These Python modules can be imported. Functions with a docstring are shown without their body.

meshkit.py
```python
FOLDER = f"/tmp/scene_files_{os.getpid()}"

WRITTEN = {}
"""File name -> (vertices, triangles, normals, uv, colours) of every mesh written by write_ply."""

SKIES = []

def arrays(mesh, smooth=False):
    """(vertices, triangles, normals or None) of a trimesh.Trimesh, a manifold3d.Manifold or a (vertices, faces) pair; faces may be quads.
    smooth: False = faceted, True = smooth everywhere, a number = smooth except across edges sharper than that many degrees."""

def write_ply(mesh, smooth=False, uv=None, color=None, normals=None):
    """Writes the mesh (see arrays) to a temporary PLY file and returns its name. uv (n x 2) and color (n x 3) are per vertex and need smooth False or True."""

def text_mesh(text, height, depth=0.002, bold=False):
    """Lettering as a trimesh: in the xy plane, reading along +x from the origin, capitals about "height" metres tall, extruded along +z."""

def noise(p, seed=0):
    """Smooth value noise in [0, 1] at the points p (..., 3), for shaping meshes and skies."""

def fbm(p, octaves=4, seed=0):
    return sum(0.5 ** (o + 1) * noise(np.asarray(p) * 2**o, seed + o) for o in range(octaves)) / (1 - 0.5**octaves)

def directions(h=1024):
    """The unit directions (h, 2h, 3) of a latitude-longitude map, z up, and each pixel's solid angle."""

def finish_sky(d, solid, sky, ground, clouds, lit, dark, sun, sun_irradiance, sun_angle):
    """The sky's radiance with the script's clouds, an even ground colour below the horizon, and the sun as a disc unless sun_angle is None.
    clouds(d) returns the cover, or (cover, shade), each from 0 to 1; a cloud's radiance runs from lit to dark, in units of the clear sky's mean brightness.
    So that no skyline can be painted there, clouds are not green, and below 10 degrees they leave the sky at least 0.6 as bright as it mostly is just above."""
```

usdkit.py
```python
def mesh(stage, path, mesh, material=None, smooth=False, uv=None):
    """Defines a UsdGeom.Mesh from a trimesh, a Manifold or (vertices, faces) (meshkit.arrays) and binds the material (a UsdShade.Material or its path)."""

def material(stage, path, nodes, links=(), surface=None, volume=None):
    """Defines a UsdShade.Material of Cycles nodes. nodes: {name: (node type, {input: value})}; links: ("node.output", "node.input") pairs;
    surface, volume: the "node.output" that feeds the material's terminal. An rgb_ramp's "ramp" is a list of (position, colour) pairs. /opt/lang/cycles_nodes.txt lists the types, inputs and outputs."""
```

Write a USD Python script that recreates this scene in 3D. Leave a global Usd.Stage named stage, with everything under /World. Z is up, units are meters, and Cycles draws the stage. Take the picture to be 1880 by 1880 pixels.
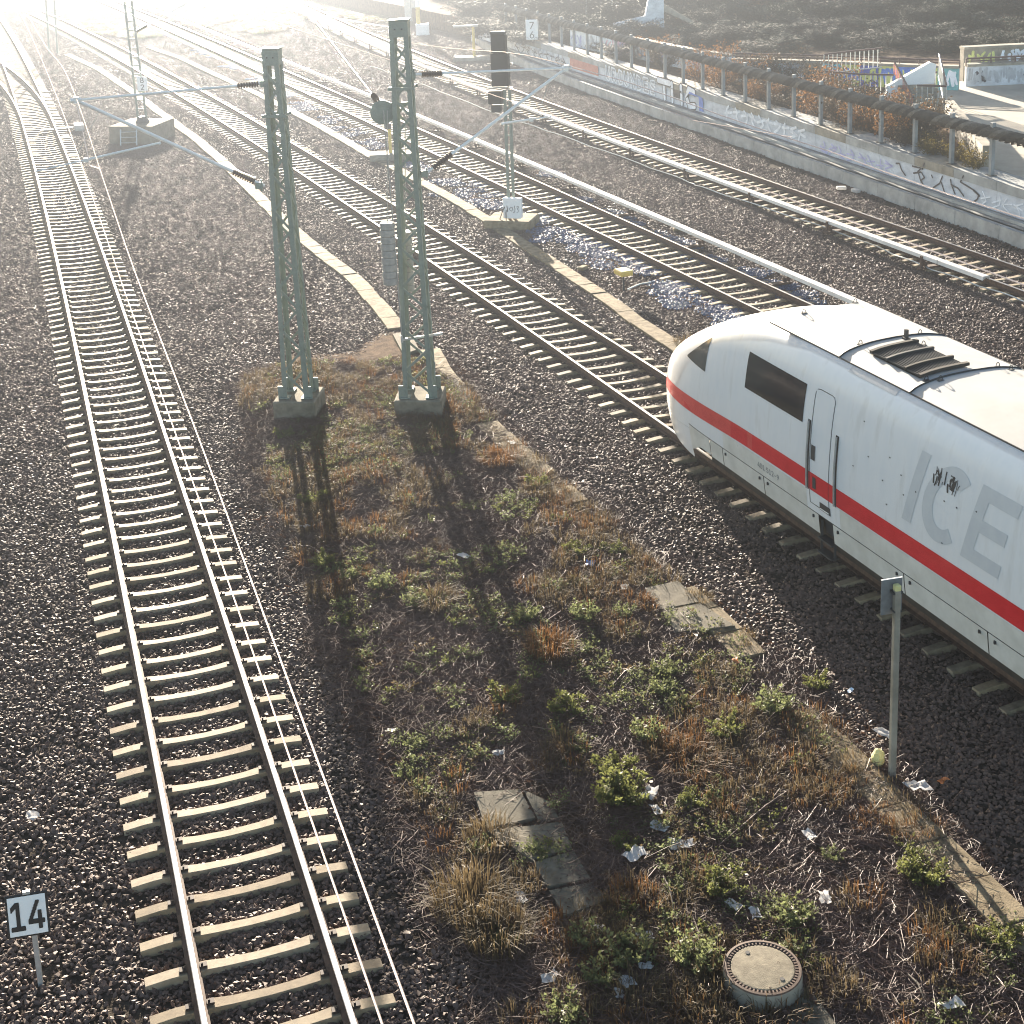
import math, random, numpy as np, trimesh, usdkit, meshkit
from pxr import Usd, UsdGeom, UsdLux, UsdShade, Gf, Sdf, Vt
from shapely.geometry import Polygon, Point, LineString, box as sbox
from shapely import affinity

stage = Usd.Stage.CreateInMemory()
UsdGeom.SetStageUpAxis(stage, UsdGeom.Tokens.z)
UsdGeom.SetStageMetersPerUnit(stage, 1.0)
UsdGeom.Xform.Define(stage, '/World')
stage.SetDefaultPrim(stage.GetPrimAtPath('/World'))
UsdGeom.Scope.Define(stage, '/World/Looks')

# ---------------------------------------------------------------- camera, sky, sun, exposure
F, PITCH, ROLL, HC, CX, CY = 2736.64, 0.234498, -0.042769, 12.03009, -70.14, -528.28
SUN_AZ, SUN_EL = math.radians(-9.0), math.radians(11.5)
EXPOSURE = 2.3
SKY_STRENGTH = 0.05
SUN_INT = 1.25
HAZE_DENSITY, HAZE_ANISO = 0.00038, 0.78

_c, _s = math.cos(PITCH), math.sin(PITCH)
_fw = np.array([0, _c, -_s]); _u0 = np.array([0, _s, _c]); _r0 = np.array([1.0, 0, 0])
_r = math.cos(ROLL) * _r0 + math.sin(ROLL) * _u0
_u = -math.sin(ROLL) * _r0 + math.cos(ROLL) * _u0
CM = np.stack([_r, _u, _fw]); CO = np.array([0, 0, HC])
cam = UsdGeom.Camera.Define(stage, '/World/camera')
m = np.eye(4); m[0, :3] = _r; m[1, :3] = _u; m[2, :3] = -_fw; m[3, :3] = CO
cam.AddTransformOp().Set(Gf.Matrix4d(m.tolist()))
FOC = 50.0
AP = FOC * 1880 / F
cam.CreateFocalLengthAttr(FOC); cam.CreateHorizontalApertureAttr(AP); cam.CreateVerticalApertureAttr(AP)
cam.CreateHorizontalApertureOffsetAttr(-CX / F * FOC); cam.CreateVerticalApertureOffsetAttr(CY / F * FOC)
cam.CreateClippingRangeAttr(Gf.Vec2f(0.1, 5000)); cam.CreateExposureAttr(EXPOSURE)

dome = UsdLux.DomeLight.Define(stage, '/World/sky')
dome.GetPrim().SetCustomDataByKey('kind', 'structure')
sky = usdkit.material(stage, '/World/Looks/sky', {
    'sky': ('sky_texture', {'sky_type': 'single_scattering', 'sun_disc': False, 'sun_elevation': SUN_EL, 'sun_rotation': SUN_AZ, 'aerosol_density': 1.6}),
    'bg': ('background_shader', {'strength': SKY_STRENGTH})}, [('sky.color', 'bg.color')], surface='bg.background')
UsdShade.MaterialBindingAPI.Apply(dome.GetPrim()).Bind(sky)
sun = UsdLux.DistantLight.Define(stage, '/World/sun')
sun.CreateIntensityAttr(SUN_INT); sun.CreateAngleAttr(0.5); sun.CreateColorAttr(Gf.Vec3f(1.0, 0.88, 0.72)); sun.CreateNormalizeAttr(True)
sun.AddRotateXYZOp().Set(Gf.Vec3f(90 - math.degrees(SUN_EL), 0, -math.degrees(SUN_AZ) + 180))

# ---------------------------------------------------------------- geometry of the survey
def ray(x, y):
    return np.array([(x - 940 - CX) / F, (940 + CY - y) / F, 1]) @ CM
def at(x, y, z=0.0):
    """the point of the level plane z seen at a place of the photograph"""
    d = ray(x, y); return CO + d * (z - HC) / d[2]
def on_plane(b, dr, x, y):
    """the point of the upright plane through b along dr seen there"""
    b = np.array(b[:2], float); dr = np.array(dr[:2], float); n = np.array([-dr[1], dr[0]])
    d = ray(x, y); t = ((b - CO[:2]) @ n) / (d[:2] @ n); return CO + t * d
def height(b, y):
    """height above level zero of an upright line at b, seen at row y"""
    zs = np.linspace(-0.5, 16, 3301); q = (np.c_[np.full_like(zs, b[0]), np.full_like(zs, b[1]), zs] - CO) @ CM.T
    return float(zs[np.argmin(abs(940 + CY - F * q[:, 1] / q[:, 2] - y))])

# ---------------------------------------------------------------- materials
M = {}
def mat(name, c1, c2=None, rough=0.7, scale=3.0, detail=6.0, metal=0.0, spec=0.5, bump=0.0, bscale=40.0, ramp=(0.35, 0.65), trans=0.0, coords='position', stretch=None, island=None, coat=0.0, third=None):
    nodes = {'p': ('principled_bsdf', {'base_color': c1, 'roughness': rough, 'metallic': metal, 'specular_ior_level': spec, 'coat_weight': coat})}
    links = []; vec = None
    if c2 is not None or bump:
        if coords == 'position':
            nodes['g'] = ('geometry', {}); vec = 'g.position'
        else:
            nodes['g'] = ('texture_coordinate', {}); vec = 'g.object'
        if stretch:
            nodes['map'] = ('mapping', {'scale': stretch}); links.append((vec, 'map.vector')); vec = 'map.vector'
    col = None
    if c2 is not None:
        nodes['n'] = ('noise_texture', {'scale': scale, 'detail': detail, 'roughness': 0.62})
        st = [(ramp[0], c1), (ramp[1], c2)]
        if third is not None: st.append((min(1.0, ramp[1] + 0.13), third))
        nodes['r'] = ('rgb_ramp', {'ramp': st})
        links += [(vec, 'n.vector'), ('n.fac', 'r.fac')]; col = 'r.color'
    if island is not None:
        if 'g2' not in nodes: nodes['g2'] = ('geometry', {})
        nodes['ir'] = ('rgb_ramp', {'ramp': island})
        links.append(('g2.random_per_island', 'ir.fac'))
        if col is None: col = 'ir.color'
        else:
            nodes['mx'] = ('mix_color', {'blend_type': 'multiply', 'fac': 1.0}); links += [(col, 'mx.a'), ('ir.color', 'mx.b')]; col = 'mx.result'
    if col: links.append((col, 'p.base_color'))
    if bump:
        nodes['bn'] = ('noise_texture', {'scale': bscale, 'detail': 5.0, 'roughness': 0.6})
        nodes['b'] = ('bump', {'strength': 1.0, 'distance': bump})
        links += [(vec, 'bn.vector'), ('bn.fac', 'b.height'), ('b.normal', 'p.normal')]
    surf = 'p.BSDF'
    if trans:
        nodes['t'] = ('translucent_bsdf', {'color': c1}); nodes['mc'] = ('mix_closure', {'fac': trans})
        links += [('p.BSDF', 'mc.closure1'), ('t.BSDF', 'mc.closure2')]
        if col: links.append((col, 't.color'))
        surf = 'mc.closure'
    M[name] = usdkit.material(stage, '/World/Looks/' + name, nodes, links, surface=surf)
    return M[name]

mat('ground', (0.025, 0.020, 0.017), (0.085, 0.070, 0.056), 1.0, scale=9, spec=0.05, bump=0.06, bscale=14, third=(0.14, 0.12, 0.10))
mat('soil', (0.07, 0.045, 0.032), (0.17, 0.115, 0.075), 1.0, scale=3.5, spec=0.05, bump=0.05, bscale=26, third=(0.06, 0.065, 0.03))
mat('stone', (0.5,) * 3, None, 0.62, spec=0.22, island=[(0, (0.12, 0.080, 0.064)), (0.35, (0.22, 0.152, 0.122)), (0.62, (0.33, 0.235, 0.185)), (0.78, (0.30, 0.15, 0.105)), (0.93, (0.45, 0.345, 0.265)), (1, (0.62, 0.51, 0.40))])
mat('bluestone', (0.5,) * 3, None, 0.45, spec=0.5, island=[(0, (0.06, 0.085, 0.16)), (0.5, (0.12, 0.165, 0.30)), (1, (0.22, 0.28, 0.44))])
mat('sleeper', (0.235, 0.178, 0.108), (0.34, 0.265, 0.168), 0.75, scale=9, bump=0.002, bscale=120)
mat('sleeper_dark', (0.15, 0.12, 0.08), (0.26, 0.21, 0.145), 0.8, scale=7, bump=0.002, bscale=120)
mat('rust', (0.055, 0.032, 0.024), (0.12, 0.07, 0.05), 0.75, scale=12, metal=0.1)
mat('railtop', (0.62, 0.60, 0.60), (0.55, 0.52, 0.52), 0.42, scale=5, metal=1.0, stretch=(1, 1, 1))
mat('railtop_dull', (0.42, 0.39, 0.38), (0.30, 0.27, 0.26), 0.27, scale=5, metal=1.0)
mat('railtop_bright', (0.66, 0.64, 0.63), (0.58, 0.55, 0.54), 0.27, scale=5, metal=1.0)
mat('clip', (0.05, 0.035, 0.03), None, 0.7, metal=0.2)
mat('concrete', (0.20, 0.18, 0.145), (0.33, 0.30, 0.245), 0.85, scale=2.2, bump=0.004, bscale=60, third=(0.33, 0.30, 0.25))
mat('slab_dark', (0.105, 0.092, 0.07), (0.20, 0.178, 0.135), 0.9, scale=3.5, spec=0.2, bump=0.006, bscale=50, third=(0.085, 0.085, 0.045))
mat('oldconcrete', (0.13, 0.115, 0.085), (0.24, 0.215, 0.165), 0.9, scale=3, spec=0.2, bump=0.005, bscale=60, third=(0.10, 0.10, 0.06))
mat('slab', (0.15, 0.115, 0.07), (0.30, 0.24, 0.155), 0.9, scale=3.5, spec=0.2, bump=0.006, bscale=50, ramp=(0.38, 0.60), third=(0.095, 0.085, 0.045))
mat('greypaint', (0.155, 0.19, 0.16), (0.205, 0.24, 0.205), 0.5, scale=6, third=(0.10, 0.115, 0.085))
mat('galv', (0.36, 0.38, 0.38), (0.48, 0.50, 0.50), 0.42, scale=9, metal=0.6)
mat('tube', (0.62, 0.62, 0.61), (0.70, 0.70, 0.69), 0.4, scale=6, metal=0.15)
mat('insul', (0.05, 0.03, 0.022), None, 0.3)
mat('wire', (0.52, 0.44, 0.42), None, 0.45, metal=0.8)
mat('rope', (0.30, 0.30, 0.29), None, 0.5, metal=0.5)
mat('weight', (0.26, 0.25, 0.23), (0.36, 0.34, 0.31), 0.7, scale=8)
mat('black', (0.010, 0.011, 0.012), None, 0.45)
mat('darkgrey', (0.035, 0.036, 0.038), None, 0.55)
mat('white', (0.84, 0.84, 0.84), (0.88, 0.88, 0.87), 0.4, scale=4)
mat('signback', (0.13, 0.135, 0.14), (0.19, 0.195, 0.20), 0.5, scale=8)
mat('yellow', (0.62, 0.44, 0.10), (0.70, 0.52, 0.16), 0.55, scale=10)
mat('red', (0.55, 0.05, 0.03), None, 0.5)
mat('cover', (0.70, 0.70, 0.68), (0.58, 0.57, 0.54), 0.38, scale=3)
mat('trainwhite', (0.655, 0.685, 0.71), (0.70, 0.72, 0.735), 0.30, scale=1.5, coat=0.2, ramp=(0.30, 0.55), third=(0.63, 0.645, 0.65), stretch=(3.0, 3.0, .5))
mat('trainroof', (0.42, 0.41, 0.39), (0.48, 0.475, 0.46), 0.5, scale=1.2)
mat('trainskirt', (0.52, 0.52, 0.48), (0.64, 0.64, 0.60), 0.4, scale=2.5, third=(0.45, 0.44, 0.39))
mat('trainred', (0.50, 0.013, 0.02), (0.56, 0.02, 0.028), 0.3, scale=3, coat=0.2)
mat('trainred_worn', (0.50, 0.032, 0.032), (0.55, 0.05, 0.045), 0.45, scale=6)
mat('traingrey', (0.49, 0.52, 0.55), (0.53, 0.56, 0.58), 0.4, scale=5)
mat('glass', (0.012, 0.012, 0.014), (0.025, 0.024, 0.024), 0.08, scale=1, spec=0.6)
mat('cabglass', (0.03, 0.035, 0.035), (0.07, 0.075, 0.07), 0.1, scale=2)
mat('seam', (0.03, 0.03, 0.032), None, 0.7)
mat('print', (0.16, 0.17, 0.18), None, 0.5)
mat('underframe', (0.02, 0.018, 0.016), (0.05, 0.042, 0.036), 0.85, scale=4)
mat('timber', (0.05, 0.042, 0.034), (0.12, 0.10, 0.08), 0.85, scale=5, stretch=(4, 4, 4))
mat('timber_light', (0.10, 0.085, 0.068), (0.19, 0.165, 0.135), 0.85, scale=5)
mat('timber_dark', (0.028, 0.023, 0.019), (0.07, 0.058, 0.046), 0.9, scale=5)
mat('sleeper_b', (0.19, 0.143, 0.088), (0.30, 0.23, 0.145), 0.8, scale=6, bump=0.003, bscale=90, third=(0.19, 0.15, 0.10))
mat('sleeper_c', (0.26, 0.20, 0.13), (0.37, 0.295, 0.20), 0.75, scale=12, bump=0.002, bscale=120)
mat('post', (0.16, 0.185, 0.20), (0.24, 0.265, 0.28), 0.6, scale=3)
mat('wallpaint', (0.42, 0.45, 0.50), (0.62, 0.66, 0.72), 0.7, scale=1.6, third=(0.36, 0.40, 0.47), stretch=(1, 1, 2.2))
mat('wallconc', (0.24, 0.25, 0.25), (0.40, 0.41, 0.40), 0.8, scale=1.3, bump=0.004, third=(0.33, 0.34, 0.33))
mat('walk', (0.16, 0.16, 0.16), (0.24, 0.24, 0.23), 0.85, scale=1.5, bump=0.004)
mat('plaza', (0.36, 0.32, 0.26), (0.46, 0.41, 0.33), 0.9, scale=0.6, bump=0.003, third=(0.40, 0.36, 0.29))
mat('handrail', (0.09, 0.05, 0.045), None, 0.6)
for nm, c in dict(black=(0.02, 0.02, 0.03), blue=(0.08, 0.17, 0.50), silver=(0.66, 0.69, 0.74), violet=(0.36, 0.36, 0.58), cyan=(0.10, 0.48, 0.60), red=(0.40, 0.13, 0.10), yellow=(0.48, 0.50, 0.16), tan=(0.33, 0.25, 0.17), teal=(0.10, 0.32, 0.34), navy=(0.08, 0.10, 0.36), grey=(0.30, 0.32, 0.35), pink=(0.6, 0.35, 0.42)).items():
    mat('spray_' + nm, c, tuple(min(1, x * 1.3 + 0.03) for x in c), 0.6, scale=3)
mat('leafgreen', (0.10, 0.15, 0.035), None, 0.55, trans=0.5, island=[(0, (0.14, 0.15, 0.05)), (0.6, (0.32, 0.34, 0.12)), (1, (0.52, 0.52, 0.24))])
mat('leafolive', (0.15, 0.16, 0.06), None, 0.6, trans=0.5, island=[(0, (0.16, 0.18, 0.08)), (0.6, (0.36, 0.39, 0.19)), (1, (0.58, 0.57, 0.32))])
mat('drygrass', (0.2, 0.13, 0.05), None, 0.7, trans=0.4, island=[(0, (0.13, 0.095, 0.05)), (0.6, (0.30, 0.235, 0.12)), (1, (0.48, 0.40, 0.22))])
mat('rustgrass', (0.25, 0.12, 0.04), None, 0.7, trans=0.4, island=[(0, (0.16, 0.08, 0.03)), (0.6, (0.30, 0.165, 0.07)), (1, (0.40, 0.26, 0.12))])
mat('twig', (0.1, 0.06, 0.04), None, 0.6, island=[(0, (0.10, 0.055, 0.042)), (0.5, (0.20, 0.115, 0.085)), (0.85, (0.31, 0.195, 0.15)), (1, (0.44, 0.32, 0.25))])
mat('litterleaf', (0.1, 0.06, 0.04), None, 0.6, trans=0.25, island=[(0, (0.10, 0.055, 0.035)), (0.6, (0.23, 0.13, 0.08)), (0.9, (0.40, 0.26, 0.16)), (1, (0.22, 0.24, 0.10))])
mat('bushbrown', (0.14, 0.09, 0.05), None, 0.7, trans=0.35, island=[(0, (0.055, 0.042, 0.028)), (0.6, (0.14, 0.102, 0.065)), (1, (0.24, 0.17, 0.10))])
mat('bushyellow', (0.3, 0.24, 0.06), None, 0.7, trans=0.35, island=[(0, (0.13, 0.10, 0.025)), (0.6, (0.30, 0.22, 0.05)), (1, (0.42, 0.32, 0.09))])
mat('crowngreen', (0.05, 0.06, 0.035), None, 0.7, trans=0.12, island=[(0, (0.035, 0.045, 0.032)), (0.6, (0.075, 0.092, 0.06)), (1, (0.13, 0.14, 0.085))])
mat('crownbrown', (0.08, 0.06, 0.04), None, 0.7, trans=0.12, island=[(0, (0.045, 0.045, 0.035)), (0.6, (0.09, 0.088, 0.066)), (1, (0.15, 0.135, 0.095))])
mat('bark', (0.05, 0.042, 0.034), (0.09, 0.075, 0.06), 0.9, scale=8)
mat('verge_grass', (0.10, 0.10, 0.035), (0.22, 0.20, 0.07), 0.9, scale=1.2, bump=0.05, bscale=12)
mat('paper', (0.78, 0.77, 0.75), None, 0.7, trans=0.45)
mat('bluebag', (0.05, 0.20, 0.60), (0.10, 0.30, 0.72), 0.4, scale=15)
mat('palebag', (0.55, 0.66, 0.80), (0.75, 0.80, 0.86), 0.4, scale=15)
mat('foam', (0.62, 0.56, 0.22), (0.72, 0.67, 0.32), 0.8, scale=20, bump=0.01)
mat('orange', (0.45, 0.13, 0.03), (0.55, 0.20, 0.06), 0.6, scale=15)
mat('castiron', (0.075, 0.045, 0.032), (0.14, 0.085, 0.06), 0.75, scale=20)
mat('lid', (0.15, 0.125, 0.085), (0.25, 0.215, 0.15), 0.85, scale=9, bump=0.004, bscale=80, third=(0.14, 0.125, 0.085))

# ---------------------------------------------------------------- helpers
USED = {}
def path_of(name, parent=None):
    root = '/World/' if parent is None else str(parent.GetPath()) + '/'
    k = root + name; n = USED.get(k, 0); USED[k] = n + 1
    return k if n == 0 else '%s_%03d' % (k, n)
def tag(prim, label=None, cat=None, group=None, kind=None):
    prim = prim if isinstance(prim, Usd.Prim) else prim.GetPrim()
    for k, v in (('label', label), ('category', cat), ('group', group), ('kind', kind)):
        if v: prim.SetCustomDataByKey(k, v)
    return prim
def obj(name, mesh, material, parent=None, smooth=False):
    return usdkit.mesh(stage, path_of(name, parent), mesh, M[material] if isinstance(material, str) else material, smooth).GetPrim()
def thing(name, label, cat, loc=(0, 0, 0), rz=0.0, group=None, scale=None):
    x = UsdGeom.Xform.Define(stage, path_of(name)); x.AddTranslateOp().Set(Gf.Vec3d(*map(float, loc))); x.AddRotateZOp().Set(math.degrees(rz))
    if scale is not None: x.AddScaleOp().Set(Gf.Vec3f(*(scale if np.ndim(scale) else (scale,) * 3)))
    return tag(x, label, cat, group)
def dup(src, label, cat, loc, rz, group, scale=1.0):
    base = src.GetName()
    x = UsdGeom.Xform.Define(stage, path_of(base)); p = x.GetPrim()
    p.GetReferences().AddInternalReference(src.GetPath()); p.SetInstanceable(True)
    x.ClearXformOpOrder(); x.AddTranslateOp(opSuffix='c').Set(Gf.Vec3d(*map(float, loc))); x.AddRotateZOp(opSuffix='c').Set(math.degrees(rz)); x.AddScaleOp(opSuffix='c').Set(Gf.Vec3f(*(scale if np.ndim(scale) else (scale,) * 3)))
    return tag(p, label, cat, group)

class MB:
    def __init__(s): s.v = []; s.f = []; s.n = 0
    def add(s, v, f):
        v = np.asarray(v, float); f = np.asarray(f, int)
        if f.shape[1] == 4: f = np.vstack([f[:, [0, 1, 2]], f[:, [0, 2, 3]]])
        s.v.append(v); s.f.append(f + s.n); s.n += len(v); return s
    def mesh(s, tm): return s.add(tm.vertices, tm.faces)
    def box(s, c, size, ax=None):
        b = np.array([[x, y, z] for x in (-.5, .5) for y in (-.5, .5) for z in (-.5, .5)]) * size
        if ax is not None: b = b @ np.asarray(ax)
        return s.add(b + np.asarray(c, float), [[0, 1, 3, 2], [4, 6, 7, 5], [0, 4, 5, 1], [2, 3, 7, 6], [0, 2, 6, 4], [1, 5, 7, 3]])
    def bar(s, a, b, w, h=None, up=(0, 0, 1)):
        a, b = np.asarray(a, float), np.asarray(b, float); h = h or w
        t = b - a; L = np.linalg.norm(t); t = t / L
        x = np.cross(t, up)
        if np.linalg.norm(x) < 1e-3: x = np.cross(t, (1, 0, 0))
        x /= np.linalg.norm(x); y = np.cross(x, t)
        return s.box((a + b) / 2, (L, w, h), np.stack([t, x, y]))
    def tube(s, pts, r, sides=6, caps=True):
        p = np.asarray(pts, float); t = np.gradient(p, axis=0); t /= np.linalg.norm(t, axis=1, keepdims=True) + 1e-12
        a = np.cross(t, np.where(np.abs(t[:, 2:]) < 0.9, [0, 0, 1.0], [1.0, 0, 0])); a /= np.linalg.norm(a, axis=1, keepdims=True) + 1e-12
        b = np.cross(t, a); ang = np.arange(sides) * 2 * np.pi / sides
        R = np.broadcast_to(r, (len(p),))[:, None, None]
        v = p[:, None] + R * (np.cos(ang)[None, :, None] * a[:, None] + np.sin(ang)[None, :, None] * b[:, None])
        i, j = np.meshgrid(np.arange(len(p) - 1), np.arange(sides), indexing='ij')
        q = np.stack([i * sides + j, i * sides + (j + 1) % sides, (i + 1) * sides + (j + 1) % sides, (i + 1) * sides + j], -1).reshape(-1, 4)
        f = np.vstack([q[:, [0, 1, 2]], q[:, [0, 2, 3]]])
        if caps:
            n = len(p) * sides; v = np.vstack([v.reshape(-1, 3), p[0], p[-1]]); k = np.arange(sides); e = (len(p) - 1) * sides
            f = np.vstack([f, np.c_[np.full(sides, n), (k + 1) % sides, k], np.c_[np.full(sides, n + 1), e + k, e + (k + 1) % sides]])
        return s.add(v.reshape(-1, 3), f)
    def build(s, name, material, parent=None, smooth=False):
        return obj(name, (np.vstack(s.v), np.vstack(s.f)), material, parent, smooth)
def lathe(profile, sides=24, c=(0, 0, 0)):
    p = np.asarray(profile, float); a = np.arange(sides) * 2 * np.pi / sides
    v = np.stack([p[:, None, 0] * np.cos(a), p[:, None, 0] * np.sin(a), np.broadcast_to(p[:, None, 1], (len(p), sides))], -1).reshape(-1, 3) + np.asarray(c)
    i, j = np.meshgrid(np.arange(len(p) - 1), np.arange(sides), indexing='ij')
    q = np.stack([i * sides + j, i * sides + (j + 1) % sides, (i + 1) * sides + (j + 1) % sides, (i + 1) * sides + j], -1).reshape(-1, 4)
    return v, q
def frame_of(x):
    x = np.asarray(x, float); x = x / np.linalg.norm(x); y = np.cross((0, 0, 1), x); y /= np.linalg.norm(y); return np.stack([x, y, np.cross(x, y)])
rng = np.random.default_rng(7)
def chamfer_box(sx, sy, sz, c=0.01):
    import manifold3d as m3
    pts = [(a * (sx / 2 - (c if k != 0 else 0)), b * (sy / 2 - (c if k != 1 else 0)), d * (sz / 2 - (c if k != 2 else 0))) for k in range(3) for a in (-1, 1) for b in (-1, 1) for d in (-1, 1)]
    h = trimesh.convex.convex_hull(np.array(pts)); return h

# ---------------------------------------------------------------- track axes: a frame and a quadratic sideways offset
class Axis:
    def __init__(s, o, d, c): s.o = np.array(o, float); s.d = np.array(d, float) / np.hypot(*d); s.n = np.array([-s.d[1], s.d[0]]); s.c = c
    def off(s, t):
        t = np.asarray(t, float); return np.polyval(s.c, t)
    def p(s, t, l=0.0, z=0.0):
        t = np.asarray(t, float); sl = np.polyval(np.polyder(s.c), t); k = 1 / np.sqrt(1 + sl * sl)
        q = s.o + t[..., None] * s.d + (s.off(t) + l * k)[..., None] * s.n - (l * k * sl)[..., None] * s.d
        return np.concatenate([q, np.broadcast_to(np.asarray(z, float), t.shape)[..., None]], -1)
    def dir(s, t):
        sl = np.polyval(np.polyder(s.c), t); v = s.d + sl * s.n; return v / np.hypot(*v)
    def find(s, q):
        q = np.asarray(q)[:2] - s.o; t = q @ s.d; return t, q @ s.n - float(s.off(t))
def fit_axis(left, right, z=0.17, g=0.7535):
    L = np.array([at(x, y, z)[:2] for x, y in left]); R = np.array([at(x, y, z)[:2] for x, y in right])
    A = np.vstack([L, R]) if len(R) else L; d = (L[-1] - L[0]); d /= np.hypot(*d); n = np.array([-d[1], d[0]]); o = L.mean(0)
    t = np.r_[(L - o) @ d, (R - o) @ d if len(R) else []]; l = np.r_[(L - o) @ n + g, (R - o) @ n - g if len(R) else []]
    return Axis(o, d, np.polyfit(t, l, 2))
# t grows towards the camera on tracks two to four (n points to the right), and away from it on track one
ax1 = Axis((-2.65299, 14.19632), (math.sin(-0.293947), math.cos(-0.293947)), [0.5 * 3.6906e-4, 0, 0])   # n points left here
ax2 = Axis((5.35, 28.9), (0.36, -0.933), [-0.00030463, -0.02660346, -0.12096163])
ax3 = fit_axis([(536, 160), (708, 236), (818, 296), (927, 344), (980, 365), (1068, 408), (1155.5, 450), (1249, 495.4), (1387, 560.6)],
               [(760, 226), (923, 305), (980, 329), (1092, 384), (1209, 437), (1310, 481), (1405.5, 522), (1467, 546)])
_r4 = [at(x, y, 0.17)[:2] for x, y in [(746, 87), (1008, 190), (1300, 288), (1408, 329.6), (1534.5, 376), (1732, 444), (1880, 491.6)]]
_d = _r4[-1] - _r4[0]; _d /= np.hypot(*_d); _n = np.array([-_d[1], _d[0]]); _o = np.mean(_r4, 0)
ax4 = Axis(_o, _d, np.polyfit([(q - _o) @ _d for q in _r4], [(q - _o) @ _n - 0.7535 for q in _r4], 2))

# ---------------------------------------------------------------- ground
def grid_sheet(x0, x1, y0, y1, nx, ny, zf):
    X, Y = np.meshgrid(np.linspace(x0, x1, nx), np.linspace(y0, y1, ny)); Z = zf(X, Y)
    i, j = np.meshgrid(np.arange(ny - 1), np.arange(nx - 1), indexing='ij'); a = i * nx + j
    return np.stack([X, Y, Z], -1).reshape(-1, 3), np.stack([a, a + 1, a + nx + 1, a + nx], -1).reshape(-1, 4)
def gz(X, Y):
    P = np.stack([np.asarray(X, float), np.asarray(Y, float), np.zeros_like(np.asarray(X, float))], -1)
    return -0.10 + 0.05 * (meshkit.fbm(P * 0.35, 3, 3) - 0.5)
tag(obj('ground', grid_sheet(-260, 260, -40, 560, 40, 40, lambda X, Y: np.full_like(X, -0.16)), 'ground'), kind='structure')
tag(obj('railway_bed', grid_sheet(-60, 45, 4, 130, 160, 190, lambda X, Y: gz(X, Y) - 0.005), 'ground', smooth=True), kind='structure')

# ---------------------------------------------------------------- tracks
def sweep(axis, ts, prof, l0):
    """prof: closed polyline of (sideways, height)"""
    prof = np.asarray(prof, float); rings = np.stack([axis.p(ts, l0 + a, b) for a, b in prof], 1); k = len(prof)
    i, j = np.meshgrid(np.arange(len(ts) - 1), np.arange(k), indexing='ij')
    q = np.stack([i * k + j, i * k + (j + 1) % k, (i + 1) * k + (j + 1) % k, (i + 1) * k + j], -1).reshape(-1, 4)
    f = np.vstack([q[:, [0, 1, 2]], q[:, [0, 2, 3]]])
    from shapely import constrained_delaunay_triangles
    v = rings.reshape(-1, 3); e = (len(ts) - 1) * k
    c0, c1 = len(v), len(v) + 1
    v = np.vstack([v, rings[0].mean(0), rings[-1].mean(0)]); kk = np.arange(k)
    f = np.vstack([f, np.c_[np.full(k, c0), (kk + 1) % k, kk], np.c_[np.full(k, c1), e + kk, e + (kk + 1) % k]])
    tm = trimesh.Trimesh(v, f, process=False)
    if tm.volume < 0: f = f[:, ::-1]
    return v, f
RAIL = [(-.075, 0), (.075, 0), (.075, .012), (.012, .032), (.010, .125), (.034, .138), (.034, .158), (-.034, .158), (-.034, .138), (-.010, .125), (-.012, .032), (-.075, .012)]
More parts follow.
